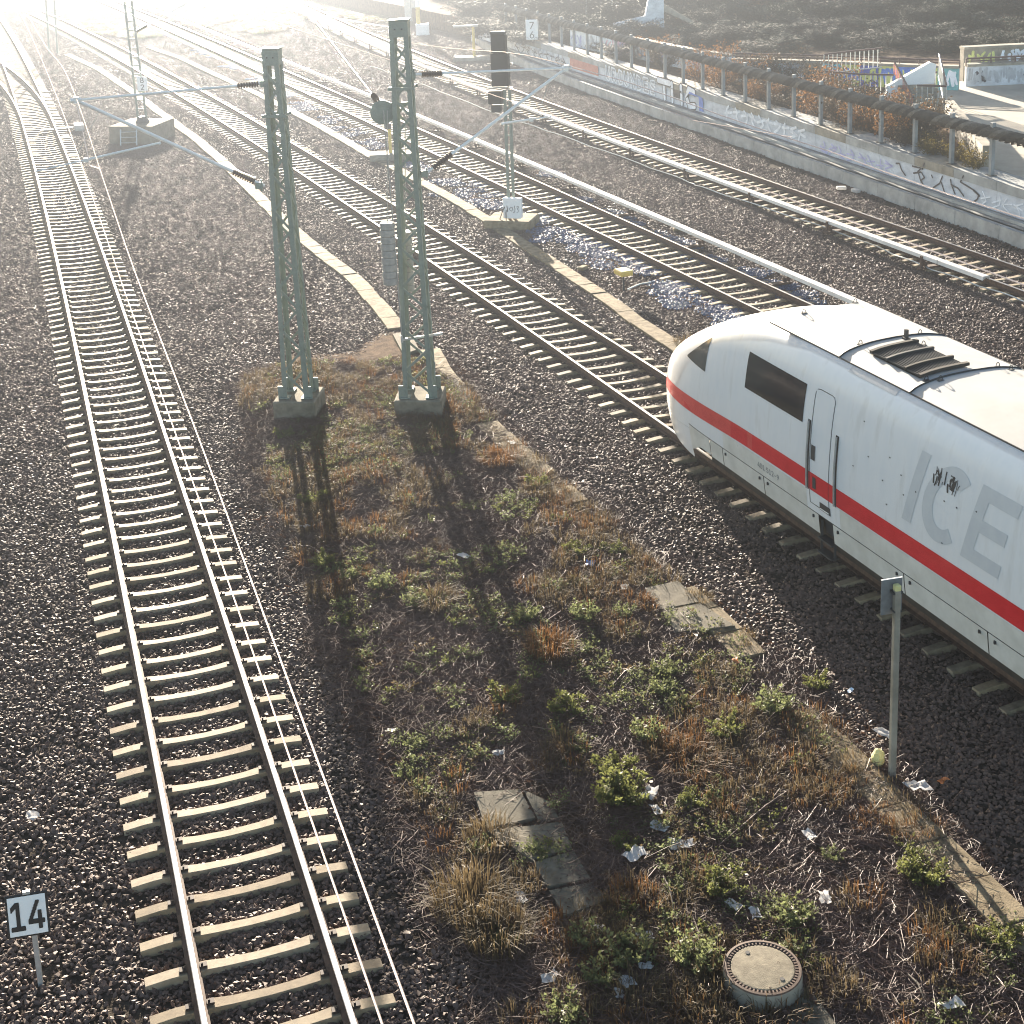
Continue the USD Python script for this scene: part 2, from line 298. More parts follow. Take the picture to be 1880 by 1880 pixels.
HEAD = [(-.0345, .158), (-.0345, .162), (-.029, .1685), (-.018, .1715), (0, .1725), (.018, .1715), (.029, .1685), (.0345, .162), (.0345, .158)]
def sleeper_mesh():
    xs = np.array([-1.30, -1.02, -0.62, -0.40, 0, 0.40, 0.62, 1.02, 1.30]); zt = np.array([-.032, -.006, 0.0, -.022, -.036, -.022, 0.0, -.006, -.032]); wt = np.array([.072, .072, .076, .066, .062, .066, .076, .072, .072])
    rings = [[(x, -w - .03, -.16), (x, -w - .008, z - .014), (x, -w, z), (x, w, z), (x, w + .008, z - .014), (x, w + .03, -.16)] for x, z, w in zip(xs, zt, wt)]
    v = np.array(rings).reshape(-1, 3); k = 6; q = []
    for i in range(len(xs) - 1):
        for j in range(5): q.append([i * k + j, i * k + j + 1, (i + 1) * k + j + 1, (i + 1) * k + j])
    f = np.array(q); f = np.vstack([f[:, [0, 2, 1]], f[:, [0, 3, 2]]])
    e = (len(xs) - 1) * k
    f = np.vstack([f, [[0, 2, 1], [0, 3, 2], [0, 4, 3], [0, 5, 4]], [[e, e + 1, e + 2], [e, e + 2, e + 3], [e, e + 3, e + 4], [e, e + 4, e + 5]]])
    tm = trimesh.Trimesh(v, f, process=False); 
    if tm.volume < 0: f = f[:, ::-1]
    return v, f
SLP = sleeper_mesh()
def track(label, axis, t0, t1, smat, head, first=0.0, clips_to=None, spacing=0.6, skip=lambda t: False):
    T = thing('railway_track', label, 'railway track')
    ts = np.linspace(t0, t1, int(abs(t1 - t0) / 2.0) + 2)
    for l in (-.7535, .7535):
        r = obj('rail', sweep(axis, ts, RAIL, l), 'rust', T, smooth=35)
        obj('rail_head', sweep(axis, ts, HEAD, l), head, r, smooth=70)
    ks = np.arange(math.ceil((min(t0, t1) - first) / spacing), math.floor((max(t0, t1) - first) / spacing))
    cl = MB(); R = np.random.default_rng(5)
    for k in ks:
        t = first + k * spacing
        if skip(t): continue
        c = axis.p(np.array(t), 0.0, 0.0); d = axis.dir(t); n = np.array([-d[1], d[0]]); j = R.normal(0, .012, 4)
        A = np.array([[n[0], n[1], 0], [d[0], d[1], 0], [0, 0, 1]])
        if np.linalg.det(A) < 0: A[1] *= -1
        v = SLP[0] @ A + c + np.array([d[0] * j[0], d[1] * j[0], j[1] * .25])
        obj('sleeper', (v, SLP[1]), smat if smat == 'sleeper_dark' and R.random() < .5 else ['sleeper', 'sleeper_b', 'sleeper_c', 'sleeper'][int(R.integers(4))], T)
        if clips_to and np.hypot(*(c[:2])) < clips_to:
            for l in (-.7535, .7535):
                for sgn in (-1, 1):
                    b = c[:2] + n * (l + sgn * .115); cl.box((b[0], b[1], .015), (.085, .075, .028), A)
                    b = c[:2] + n * (l + sgn * .10); cl.tube([(b[0], b[1], .02), (b[0], b[1], .05)], .013, 5)
    if cl.n: tag(cl.build('rail_fastening', 'clip', T), kind='stuff')
    return T
track('left concrete sleeper track with shiny rails running straight up the left side of the photo', ax1, -7.5, 150, 'sleeper', 'railtop', clips_to=46)
track('curving track that the white train is running on', ax2, -128, 24, 'sleeper_dark', 'railtop_bright', first=0.25, clips_to=46)
track('dull railed track behind the train with blue stones along its sides', ax3, -140, 34, 'sleeper', 'railtop_dull', first=0.1, skip=lambda t: False)
track('farthest track beside the grey graffiti wall', ax4, -110, 26, 'sleeper', 'railtop_dull', first=0.2)

# turnout branch at the far left
axb = Axis(ax1.p(np.array(66.0))[:2], ax1.dir(66.0), [0.0021, 0, 0])
T = thing('turnout', 'rails branching off the left track towards the top left corner', 'railway switch')
for l in (-.7535, .7535):
    r = obj('rail', sweep(axb, np.linspace(2, 75, 40), RAIL, l), 'rust', T, smooth=35); obj('rail_head', sweep(axb, np.linspace(2, 75, 40), HEAD, l), 'railtop', r, smooth=70)
for k in range(34):
    t = 28.0 + k * .6; c = axb.p(np.array(t)); d = axb.dir(t); n = np.array([-d[1], d[0]]); A = np.array([[-n[0], -n[1], 0], [d[0], d[1], 0], [0, 0, 1]])
    if np.linalg.det(A) < 0: A[1] *= -1
    obj('sleeper', (SLP[0] @ A + c, SLP[1]), 'sleeper', T)
mb = MB(); c = ax1.p(np.array(63.0), -1.9, 0.1); fr = frame_of([*ax1.dir(63.0), 0])
t_ = thing('switch_machine', 'pale switch motor box with rods beside the left track far up', 'switch motor', c, 0)
MB().mesh(trimesh.Trimesh(chamfer_box(1.0, .45, .3, .03).vertices @ fr, chamfer_box(1.0, .45, .3, .03).faces)).build('housing', 'galv', t_)
m_ = MB(); m_.tube([fr[1] * .2 + (0, 0, -.02), fr[1] * 1.9 + (0, 0, -.02)], .025, 6); m_.tube([fr[1] * .2 + fr[0] * .3 + (0, 0, -.02), fr[1] * 1.9 + fr[0] * .3 + (0, 0, -.02)], .025, 6); m_.build('rod', 'galv', t_)

# ---------------------------------------------------------------- third rails
def third_rail(label, axis, lat, t0, t1, side, ztop, tb):
    T = thing('third_rail', label, 'third rail'); prof = [(-.125, ztop - .12), (-.108, ztop - .016), (-.085, ztop), (.085, ztop), (.108, ztop - .016), (.125, ztop - .12), (.113, ztop - .12), (.095, ztop - .03), (-.095, ztop - .03), (-.113, ztop - .12)]
    seg = 10.0; t = t0
    while t < t1:
        e = min(t + seg - .03, t1); ts = np.linspace(t, e, 6); obj('cover', sweep(axis, ts, prof, lat), 'cover', T); t += seg
    ts = np.linspace(t0, t1, 60); obj('conductor_rail', sweep(axis, ts, [(-.03, ztop - .16), (.03, ztop - .16), (.03, ztop - .06), (-.03, ztop - .06)], lat), 'rust', T)
    while tb > t0: tb -= 5.0
    tb += 5.0
    while tb < t1:
        c = axis.p(np.array(tb)); d = axis.dir(tb); n = np.array([-d[1], d[0]]) * side; b = axis.p(np.array(tb), lat)[:2]; m_ = MB(); fr = np.array([[d[0], d[1], 0], [n[0], n[1], 0], [0, 0, 1]])
        o = b + n * .13; m_.box((o[0], o[1], ztop / 2 - .04), (.09, .06, ztop - .0), fr); o = b + n * .06; m_.box((o[0], o[1], ztop - .13), (.09, .2, .05), fr)
        o = b - n * .15; m_.box((o[0], o[1], .02), (.2, .7, .06), fr); o = b + n * .0; m_.box((o[0], o[1], .10), (.07, .10, .16), fr); m_.build('bracket', 'rust', T); tb += 5.0
_t3 = [ax3.find(at(x, y, .4)) for x, y in [(624, 152), (708, 182.6), (923, 272), (980, 300), (1044, 329), (1155.5, 378), (1283, 429), (1432, 490), (1480, 511)]]
_t4 = [ax4.find(at(x, y, .4)) for x, y in [(893, 167), (1008.5, 214.5), (1240, 299.6), (1383, 351), (1528, 405), (1701, 470), (1880, 536)]]
L3 = float(np.median([q[1] for q in _t3])); L4 = float(np.median([q[1] for q in _t4]))
third_rail('white covered third rail along the right of the dull track behind the train', ax3, L3, -95, 30, 1, .42, ax3.find(at(1155.5, 384, .2))[0])
third_rail('white covered third rail nearest the graffiti wall along the farthest track', ax4, L4, -80, 22, -1, .42, ax4.find(at(1528, 420, .1))[0])
cp = np.array([at(x, y, .10) for x, y in [(680, 120), (756.6, 146), (906, 204), (1025.5, 245), (1240, 322), (1300, 345), (1534, 422), (1701, 487), (1880, 549), (1960, 580)]])
from scipy.interpolate import interp1d
tt = np.linspace(0, 1, 80); uu = np.linspace(0, 1, len(cp)); cpi = interp1d(uu, cp, axis=0, kind='quadratic')(tt); cpi[:, 2] = .02 + .05 * abs(np.sin(tt * 60))
tag(MB().tube(cpi, .022, 5).build('trackside_cable', 'galv'), 'thin pale cable lying on the stones left of the farthest third rail', 'cable')

# ---------------------------------------------------------------- ballast stones
def stone_variants(n, R):
    out = []
    for _ in range(n):
        p = R.normal(size=(9, 3)); p /= np.linalg.norm(p, axis=1, keepdims=True); p *= R.uniform(.75, 1.1, (9, 1)); p *= [1, R.uniform(.65, .95), R.uniform(.45, .75)]
        h = trimesh.convex.convex_hull(p); out.append((np.array(h.vertices), np.array(h.faces)))
    return out
SV = stone_variants(14, np.random.default_rng(3))
def stone_patch(r, n, smin, smax, R, zj=.02):
    V, Fc, k = [], [], 0
    rr = np.sqrt(R.uniform(0, 1, n)) * r; th = R.uniform(0, 2 * np.pi, n)
    Q = trimesh.transformations
    for a, b in zip(rr, th):
        v, f = SV[R.integers(len(SV))]; s = R.uniform(smin, smax) * (1.0 if R.random() > .06 else 1.35)
        rot = trimesh.transformations.euler_matrix(R.normal(0, .35), R.normal(0, .35), R.uniform(0, 6.28))[:3, :3]
        V.append(v @ rot.T * s + [a * math.cos(b), a * math.sin(b), R.uniform(-zj, zj)]); Fc.append(f + k); k += len(v)
    return np.vstack(V), np.vstack(Fc)
def instancer(name, label, protos, pts, R, material, smin=.95, smax=1.08, cat=None):
    pi = UsdGeom.PointInstancer.Define(stage, path_of(name)); paths = []
    for k, pm in enumerate(protos):
        mm = material[k] if isinstance(material, (list, tuple)) else material
        usdkit.mesh(stage, '%s/patch_%03d' % (pi.GetPath(), k), pm, M[mm]); paths.append(Sdf.Path('%s/patch_%03d' % (pi.GetPath(), k)))
    pi.CreatePrototypesRel().SetTargets(paths)
    n = len(pts); pi.CreateProtoIndicesAttr(Vt.IntArray([int(x) for x in R.integers(0, len(protos), n)]))
    pi.CreatePositionsAttr(Vt.Vec3fArray.FromNumpy(np.asarray(pts, np.float32)))
    a = R.uniform(0, 2 * np.pi, n); pi.CreateOrientationsAttr(Vt.QuathArray([Gf.Quath(float(math.cos(x / 2)), 0, 0, float(math.sin(x / 2))) for x in a]))
    s = R.uniform(smin, smax, n); pi.CreateScalesAttr(Vt.Vec3fArray.FromNumpy(np.repeat(s[:, None], 3, 1).astype(np.float32)))
    return tag(pi, label, cat, None, 'stuff')

# outlines on the ground
verge_px = [(455, 700), (470, 800), (500, 900), (575, 1050), (640, 1220), (745, 1420), (830, 1560), (890, 1700), (950, 1850), (960, 2020), (2150, 2020), (1885, 1705), (1780, 1610), (1690, 1510), (1590, 1420), (1530, 1340), (1440, 1260), (1340, 1150), (1200, 1050), (1110, 965), (1020, 880), (940, 815), (850, 715), (800, 660), (720, 590), (640, 640), (520, 640)]
VERGE = Polygon([at(x, y)[:2] for x, y in verge_px]).buffer(0)
wall_px = [(862, 62), (900, 75), (981, 106), (1100, 143), (1212, 182), (1393, 237), (1567, 300), (1720, 351), (1880, 402)]
WALLB = np.array([at(x, y, .45)[:2] for x, y in wall_px])
kerb_px = [(905, 95), (955, 121), (1032, 150), (1131, 186), (1240, 228), (1376, 270), (1533, 330), (1717, 394), (1880, 455)]
KERBB = np.array([at(x, y, 0)[:2] for x, y in kerb_px])
def extend(P, a=0, b=0):
    P = np.asarray(P, float)
    if b: d = P[-1] - P[-2]; P = np.vstack([P, P[-1] + d / np.hypot(*d) * b])
    if a: d = P[0] - P[1]; P = np.vstack([P[0] + d / np.hypot(*d) * a, P])
    return P
WALLB = extend(WALLB, 0, 16); KERBB = extend(KERBB, 6, 16)
def smooth_line(P, step):
    P = np.asarray(P); L = np.r_[0, np.cumsum(np.hypot(*np.diff(P, axis=0).T))]
    q = np.polyfit(L, P[:, 0], 4), np.polyfit(L, P[:, 1], 4); t = np.arange(0, L[-1], step); return np.c_[np.polyval(q[0], t), np.polyval(q[1], t)]
WALLB = smooth_line(WALLB, 2.4); KERBB = smooth_line(KERBB, 2.4)
def line_normals(P):
    d = np.gradient(P, axis=0); d /= np.hypot(*d.T)[:, None]; n = np.c_[-d[:, 1], d[:, 0]]; return d, n
_wd, _wn = line_normals(WALLB)
if _wn[0] @ np.array([1, .3]) < 0: _wn = -_wn          # points away from the tracks
BEYOND = Polygon(np.vstack([KERBB, KERBB[::-1] + np.array([80, 30])])).buffer(0.4)

R = np.random.default_rng(11)
def scatter(poly_test, y0, y1, step, xr):
    out = []; y = y0; row = 0
    while y < y1:
        x0, x1 = xr(y); x = x0 + (row % 2) * step / 2
        while x < x1:
            q = (x + R.uniform(-.2, .2) * step, y + R.uniform(-.2, .2) * step)
            if poly_test(*q): out.append(q)
            x += step
        y += step * .87; row += 1
    return out
def in_view(y): 
    w = 0.37 * (y + 2) + 1.5
    return (-w - .07 * y, w)
BL = [affinity.translate(VERGE, 0, 0)]
vbuf = VERGE.buffer(-.55)
def ok_near(x, y): return not vbuf.contains(Point(x, y)) and not BEYOND.contains(Point(x, y))
near = scatter(ok_near, 10.5, 40, 1.25, in_view)
protos = [stone_patch(1.0, 860, .032, .054, np.random.default_rng(50 + k)) for k in range(6)]
P = np.array([(x, y, float(gz(x, y)) + .012) for x, y in near]); P[:, 2] = np.minimum(P[:, 2], -.058)
instancer('ballast_stones', 'dark angular railway ballast stones around the tracks', protos, P, R, 'stone', cat='ballast')
far = scatter(ok_near, 40, 84, 1.75, in_view)
protos = [stone_patch(1.5, 1350, .038, .060, np.random.default_rng(70 + k)) for k in range(4)]
P = np.array([(x, y, min(float(gz(x, y)) + .012, -.07)) for x, y in far])
instancer('ballast_stones', 'dark ballast stones around the more distant tracks', protos, P, R, 'stone', cat='ballast')
far2 = scatter(ok_near, 84, 150, 3.1, in_view)
protos = [stone_patch(2.6, 1500, .055, .10, np.random.default_rng(75 + k)) for k in range(3)]
P = np.array([(x, y, -.11) for x, y in far2])
instancer('ballast_stones', 'dim ballast stones in the glare between the farthest rails', protos, P, R, 'stone', cat='ballast')
# blue sprayed stones along track three
bl = []
for px, py, w in [(560, 195, .5), (600, 220, .5), (640, 240, .6), (690, 258, .6), (800, 325, .7), (850, 345, .8), (900, 368, .8), (1000, 405, .8), (1040, 432, .9), (1080, 455, .8), (1120, 470, .7), (1160, 485, .6), (1240, 520, .5), (1270, 540, .6), (1300, 560, .7), (1330, 575, .6), (1015, 318, .2), (1060, 362, .3), (1110, 385, .3), (1160, 405, .3), (1200, 425, .3), (1260, 445, .25), (1290, 468, .25), (1380, 500, .25), (1420, 518, .25), (1455, 538, .25), (1150, 455, .3), (760, 300, .5), (520, 170, .5), (480, 150, .5), (430, 120, .6), (380, 95, .6), (330, 65, .8), (290, 40, .8)]:
    c = at(px, py); 
    for _ in range(int(10 * (w + .25) * (1 if py > 200 else 2))):
        g = R.normal(0, [w * .75, w * 1.7]); q = c[:2] + g[0] * ax3.n * .8 + g[1] * ax3.d; t, l = ax3.find(q)
        if abs(l) > 1.0 or R.random() < .25: bl.append((q[0], q[1], -.055))
protos = [stone_patch(.40, 190, .03, .048, np.random.default_rng(90 + k)) for k in range(4)]
instancer('blue_stones', 'blue grey sprayed ballast stones in strips along both sides of the dull railed track', protos, np.array(bl), R, 'bluestone', cat='ballast')

# ---------------------------------------------------------------- verge soil, cable troughs, slabs
b0 = VERGE.bounds
def verge_z(x, y): 
    q = np.array([x, y, 0.0]); return float(-0.085 + 0.14 * meshkit.fbm(q * 0.55, 3, 9) * min(1.0, max(0.0, VERGE.exterior.distance(Point(x, y)) / 1.2)) ) if VERGE.contains(Point(x, y)) else -0.12
nx, ny = 70, 150
XS = np.linspace(b0[0] - .4, b0[2] + .4, nx); YS = np.linspace(max(b0[1], 9), b0[3] + .4, ny)
VZ = np.array([[verge_z(x, y) for x in XS] for y in YS])
def vz(x, y):
    i = int(np.clip(np.searchsorted(YS, y), 1, ny - 1)); j = int(np.clip(np.searchsorted(XS, x), 1, nx - 1)); return float(max(VZ[i - 1:i + 1, j - 1:j + 1].mean(), -.1))
_v, _f = grid_sheet(XS[0], XS[-1], YS[0], YS[-1], nx, ny, lambda X, Y: VZ)
_k = (_v[_f][:, :, 2].max(1) > -.119)
_q = _f[_k]; _w, _inv = np.unique(_q, return_inverse=True)
tag(obj('verge_soil', (_v[_w], _inv.reshape(_q.shape)), 'soil', smooth=True), kind='structure')

def pixel_line(px, z=0.0, step=None):
    P = np.array([at(x, y, z) for x, y in px])
    L = np.r_[0, np.cumsum(np.linalg.norm(np.diff(P, axis=0), axis=1))]
    if step is None: return P
    f = interp1d(L, P, axis=0, kind='linear'); return f(np.arange(0, L[-1], step))
def trough(label, px, width, step, zt=-.01, keep=lambda k: True, smooth=1):
    T = thing('cable_trough', label, 'cable trough'); P = pixel_line(px, 0.0, step)
    if smooth:
        for _ in range(smooth):
            Q = P.copy(); Q[1:-1] = (P[:-2] + 2 * P[1:-1] + P[2:]) / 4; P = Q
    RR = np.random.default_rng(4)
    for k in range(len(P) - 1):
        if not keep(k): continue
        a, b = P[k], P[k + 1]; fr = frame_of(b - a); j = RR.normal(0, 1, 5); c = (a + b) / 2 + fr[1] * j[0] * .012; L = np.linalg.norm(b - a) - .014
        yaw = j[1] * .012; q = np.array([[math.cos(yaw), math.sin(yaw), 0], [-math.sin(yaw), math.cos(yaw), 0], [0, 0, 1]]) @ fr; q[0, 2] += j[2] * .008; q[1, 2] += j[3] * .012
        h = chamfer_box(L, width, .10, .008); obj('cover_slab', (h.vertices @ q + c + (0, 0, zt - .05 + j[4] * .004), h.faces), 'slab', T)
    return T
trough('long curving sunlit concrete trough left of the train track, running up behind both masts', [(728, 600), (690, 550), (640, 500), (575, 452), (500, 385), (420, 305), (360, 253), (300, 210), (240, 165), (180, 125), (120, 98)], .50, 1.0)
trough('overgrown broken concrete trough between the weeds and the train', [(790, 640), (815, 690), (850, 728), (900, 780), (950, 830), (1025, 890), (1075, 940), (1112, 968), (1160, 1010), (1250, 1080), (1330, 1150), (1400, 1230), (1450, 1290), (1560, 1400), (1610, 1450), (1700, 1535), (1790, 1620), (1885, 1715), (1980, 1800)], .52, .8,
       keep=lambda k: k not in (5, 6, 11, 13, 14, 15, 16, 17, 21, 22), zt=.01)
trough('concrete trough strip in the stones between the train track and the signal', [(1262, 648), (1175, 590), (1090, 530), (1030, 490), (970, 452), (905, 408), (840, 368), (760, 325), (680, 284), (610, 243), (540, 205), (470, 170), (400, 138), (330, 105), (270, 85)], .48, 1.0)
def slab(label, px, z, th=.1, cat='concrete slab', name='concrete_slab'):
    q = np.array([at(x, y, z) for x, y in px]); c = q.mean(0); T = thing(name, label, cat, c)
    g = Polygon(q[:, :2] - c[:2]).buffer(.0); m_ = trimesh.creation.extrude_polygon(g, th); m_.apply_translation((0, 0, -th)); return T, m_
def slab_pair(label, quads, z):
    c = at(*np.mean(quads[0], 0), z); T = thing('concrete_slab', label, 'concrete slab', c); RR = np.random.default_rng(8)
    for q in quads:
        w = np.array([at(x, y, z) for x, y in q]) - c; g = Polygon(w[:, :2]).buffer(-.012, join_style=2); m_ = trimesh.creation.extrude_polygon(g, .1); m_.apply_translation((0, 0, -.1 + RR.normal(0, .006))); obj('slab', m_, 'slab_dark', T)
slab_pair('pair of big square concrete covers in the stones below the orange weed tuft, near the sign post', [[(1182, 1078), (1246, 1064), (1284, 1104), (1212, 1118)], [(1214, 1120), (1286, 1106), (1352, 1148), (1240, 1160)]], .05)
slab_pair('grey concrete slabs sunk among weeds left of centre at the bottom', [[(868, 1452), (955, 1446), (985, 1500), (890, 1520)], [(958, 1446), (1010, 1470), (1028, 1500), (988, 1506)], [(892, 1524), (1032, 1506), (1052, 1556), (975, 1578)], [(978, 1582), (1054, 1560), (1086, 1612), (1004, 1628)], [(1006, 1632), (1088, 1616), (1120, 1650), (1036, 1680)]], .06)
slab_pair('flat concrete slab beside the manhole at the bottom edge', [[(1432, 1826), (1490, 1816), (1540, 1880), (1450, 1890)]], .04)
slab_pair('short concrete slabs at the foot of the tall mast', [[(812, 700), (838, 694), (872, 738), (846, 748)], [(720, 612), (752, 606), (770, 640), (740, 650)]], .03)

# ---------------------------------------------------------------- lattice masts
def mast(label, base, top_z, hb, ht, cap_h, tilt, base_box, lac, ang):
    T = thing('lattice_mast', label, 'catenary mast', (base[0], base[1], 0), 0)
    z0 = base_box[2]; dx = np.array([math.cos(ang), math.sin(ang), 0]); dy = np.array([-math.sin(ang), math.cos(ang), 0]); up = np.array([0, 0, 1.0])
    def corner(i, j, z):
        u = (z - z0) / (top_z - z0); h = hb + (ht - hb) * u; return dx * (i * h + tilt * u) + dy * j * h + up * z
    h = chamfer_box(base_box[0], base_box[1], z0 + .25, .03); obj('concrete_base', (h.vertices @ np.stack([dx, dy, up]) + (0, 0, (z0 - .25) / 2), h.faces), 'oldconcrete', T)
    for i in (-1, 1):
        for j in (-1, 1):
            m_ = MB(); a, b = corner(i, j, z0), corner(i, j, top_z); t = (b - a) / np.linalg.norm(b - a)
            m_.bar(a - dx * i * .055, b - dx * i * .045, .013, .10, up=dx); m_.bar(a - dy * j * .055 - dx * i * .006, b - dy * j * .045 - dx * i * .006, .012, .09, up=dy)
            m_.box(a - dx * i * .05 - dy * j * .05 + up * .02, (.22, .22, .03), np.stack([dx, dy, up])); m_.bar(a - dx * i * .0, a + up * .3 - dx * i * .0, .018, .2, up=dx); m_.build('leg', 'greypaint', T)
    zs = [z0 + .12]
    while zs[-1] < top_z - cap_h - .25:
        u = (zs[-1] - z0) / (top_z - z0); zs.append(zs[-1] + lac * (1 - .35 * u))
    for face in range(4):
        for k in range(len(zs) - 1):
            sgn = 1 if (k + face) % 2 else -1
            e = .012 if sgn > 0 else -.004
            if face < 2: j = -1 if face == 0 else 1; a, b = corner(-sgn, j, zs[k]), corner(sgn, j, zs[k + 1]); a, b = a + dy * j * e + dx * sgn * .05, b + dy * j * e - dx * sgn * .05; m_ = MB().bar(a, b, .055, .012, up=dy)
            else: i = -1 if face == 2 else 1; a, b = corner(i, -sgn, zs[k]), corner(i, sgn, zs[k + 1]); a, b = a + dx * i * e + dy * sgn * .05, b + dx * i * e - dy * sgn * .05; m_ = MB().bar(a, b, .055, .012, up=dx)
            m_.build('lacing_bar', 'greypaint', T)
    h = chamfer_box(2 * ht + .03, 2 * ht + .03, cap_h, .008); c = dx * tilt + up * (top_z - cap_h / 2 + .01); cp_ = obj('cap', (h.vertices @ np.stack([dx, dy, up]) + c, h.faces), 'greypaint', T)
    m_ = MB(); m_.box(c + up * (cap_h / 2 + .012), (2 * ht + .07, 2 * ht + .07, .02), np.stack([dx, dy, up])); m_.build('cap_plate', 'greypaint', cp_)
    m_ = MB()
    for s_ in (-1, 1):
        q = c - dy * (ht + .022) + dx * s_ * ht * .4; m_.box(q, (.03, .02, .03), np.stack([dx, dy, up]))
    m_.build('bolt', 'darkgrey', cp_)
    zc = top_z - 1.45; u = (zc - z0) / (top_z - z0); hh = hb + (ht - hb) * u + .03; m_ = MB(); cc = dx * tilt * u + up * zc
    for s_ in (-1, 1): m_.bar(cc - dx * (hh + .05) + dy * s_ * hh, cc + dx * (hh + .05) + dy * s_ * hh, .03, .07); m_.bar(cc + dx * s_ * hh - dy * hh, cc + dx * s_ * hh + dy * hh, .028, .06)
    m_.build('clamp_frame', 'greypaint', T)
    return T
def insulator(m_, a, b, r=.075):
    a, b = np.asarray(a, float), np.asarray(b, float); n = max(4, int(np.linalg.norm(b - a) / .055)); m_.tube([a, b], r * .45, 8)
    d = (b - a) / np.linalg.norm(b - a)
    for k in range(n):
        c = a + (b - a) * (k + .5) / n; m_.tube([c - d * .014, c + d * .014], [r, r * .8], 10)
B1 = at(551, 755)[:2]; B2 = at(773, 752)[:2]
DEG = math.radians
mast1 = mast('shorter grey green lattice mast on a concrete block, nearest the left track', B1, 8.38, .30, .17, .36, -.05, (.98, 1.05, .42), .52, DEG(-8))
mast2 = mast('taller grey green lattice mast with hanging round weights, between left track and train track', B2, 8.9, .34, .19, .36, -.03, (1.08, 1.0, .40), .52, DEG(-6))
def loc(b, P): return np.asarray(P, float) - np.array([b[0], b[1], 0])
def cantilever(T, b, nn, top_a, top_b, low_a, arm_a, arm_b, ins):
    P = lambda q: loc(b, on_plane(b, nn, *q)); ta, tb, la = P(top_a), P(top_b), P(low_a)
    d = (tb - ta) / np.linalg.norm(tb - ta); m_ = MB(); insulator(m_, ta + d * .15, ta + d * .62); m_.build('insulator', 'insul', T, smooth=40)
    m_ = MB(); m_.tube([ta, ta + d * .16], .03, 8); m_.tube([ta + d * .6, tb], .027, 8); m_.tube([tb - d * .1, tb + d * .12], .05, 8); m_.build('top_tube', 'tube', T, smooth=40)
    d = (tb - la) / np.linalg.norm(tb - la); m_ = MB(); insulator(m_, la + d * .15, la + d * .68, .085); m_.build('insulator', 'insul', T, smooth=40)
    m_ = MB(); m_.tube([la - d * .1, la + d * .16], .035, 8); m_.tube([la + d * .66, tb - d * .03], .038, 8); m_.box(tb, (.1, .1, .14)); m_.build('diagonal_tube', 'tube', T, smooth=40)
    aa, ab = P(arm_a), P(arm_b); d = (ab - aa) / np.linalg.norm(ab - aa); m_ = MB(); m_.tube([aa, aa + (ab - aa) * .62], .026, 8); m_.tube([aa + (ab - aa) * .55, ab], .016, 8); m_.box(aa + (ab - aa) * .6, (.09, .09, .09))
    e = la + (tb - la) * .55; m_.tube([aa, aa + d * .05 + (0, 0, -.02)], .03, 8); m_.build('steady_arm', 'tube', T, smooth=40)
    m_ = MB(); m_.tube([tb + (tb - la) * -.12, aa + (ab - aa) * .7], .006, 4); m_.build('stay_wire', 'rope', T)
    return tb, ab
t1d = ax1.dir(18.0); n1 = np.array([t1d[1], -t1d[0]]); n2 = np.array([.94, .33])
a1, s1 = cantilever(mast1, B1, n1, (487, 153), (140, 184), (478, 338), (295, 262), (65, 315), .6)
a2, s2 = cantilever(mast2, B2, n2, (762, 137), (1040, 125), (785, 316), (920, 227), (1012, 214), .6)
# brackets that hold the arms
def bracket(T, p, dirn, mt='greypaint'):
    m_ = MB(); d = np.array([dirn[0], dirn[1], 0]); d /= np.linalg.norm(d); m_.box(np.asarray(p) - d * .06, (.16, .12, .14), frame_of(d)); m_.tube([np.asarray(p) + (0, 0, -.13), np.asarray(p) + (0, 0, .13)], .022, 6); m_.build('bracket', mt, T)
for T_, b, nn, q in ((mast1, B1, n1, (489, 153)), (mast1, B1, n1, (480, 340)), (mast2, B2, n2, (760, 137)), (mast2, B2, n2, (783, 318))): bracket(T_, loc(b, on_plane(b, nn, *q)), nn)
# tensioning gear on the tall mast: pulley, rope, weights
X2 = np.array([1.0, 0]); P2 = lambda x, y, o=.0: loc(B2, on_plane(B2 + np.array([0, o]), X2, x, y))
w = MB(); q0 = P2(703, 205, -.30); v, f = lathe([(.0, -.025), (.25, -.025), (.27, -.012), (.235, 0), (.27, .012), (.25, .025), (0, .025)], 20)
A = np.array([[0, 0, 1.0], [1, 0, 0], [0, 1, 0]]); w.add(v @ A + q0 + (-.02, .2, -.05), f); w.bar(q0 + (-.12, .2, .12), q0 + (.55, .25, .12), .07, .07); w.bar(q0 + (-.12, .2, .12), q0 + (-.02, .2, -.05), .03, .05); w.build('pulley', 'greypaint', mast2, smooth=40)
m_ = MB(); r0, r1 = P2(704, 203, -.33), P2(738, 622, -.33); m_.tube([r0, (r0 + r1) / 2 + (.01, 0, 0), r1], .016, 6); m_.build('guide_rope', 'rope', mast2)
def weights(x, ya, yb, off, r):
    a, b = P2(x, ya, off), P2(x + 5, yb, off); n = 9; 
    g = None; h = (a[2] - b[2]) / n
    for k in range(n):
        z = a[2] - (k + .5) * h; c = np.array([(a[0] + b[0]) / 2 + .004 * (-1) ** k, a[1], z]); v, f = lathe([(0, -h * .48), (r * .93, -h * .48), (r, -h * .40), (r, h * .40), (r * .93, h * .48), (0, h * .48)], 20, c); obj('tension_weight', (v, f), 'weight', mast2, smooth=40)
    m_ = MB(); m_.tube([P2(x, ya - 205, off), a], .012, 6); m_.build('weight_rope', 'rope', mast2)
weights(711, 408, 522, -.28, .165); weights(744, 425, 534, .50, .15)
m_ = MB(); q = P2(738, 624, -.33); m_.bar(q + (-.02, 0, 0), q + (.9, .35, 0), .05, .05); m_.tube([q + (0, 0, -.06), q + (0, 0, .1)], .03, 6); m_.build('guide_bracket', 'galv', mast2)

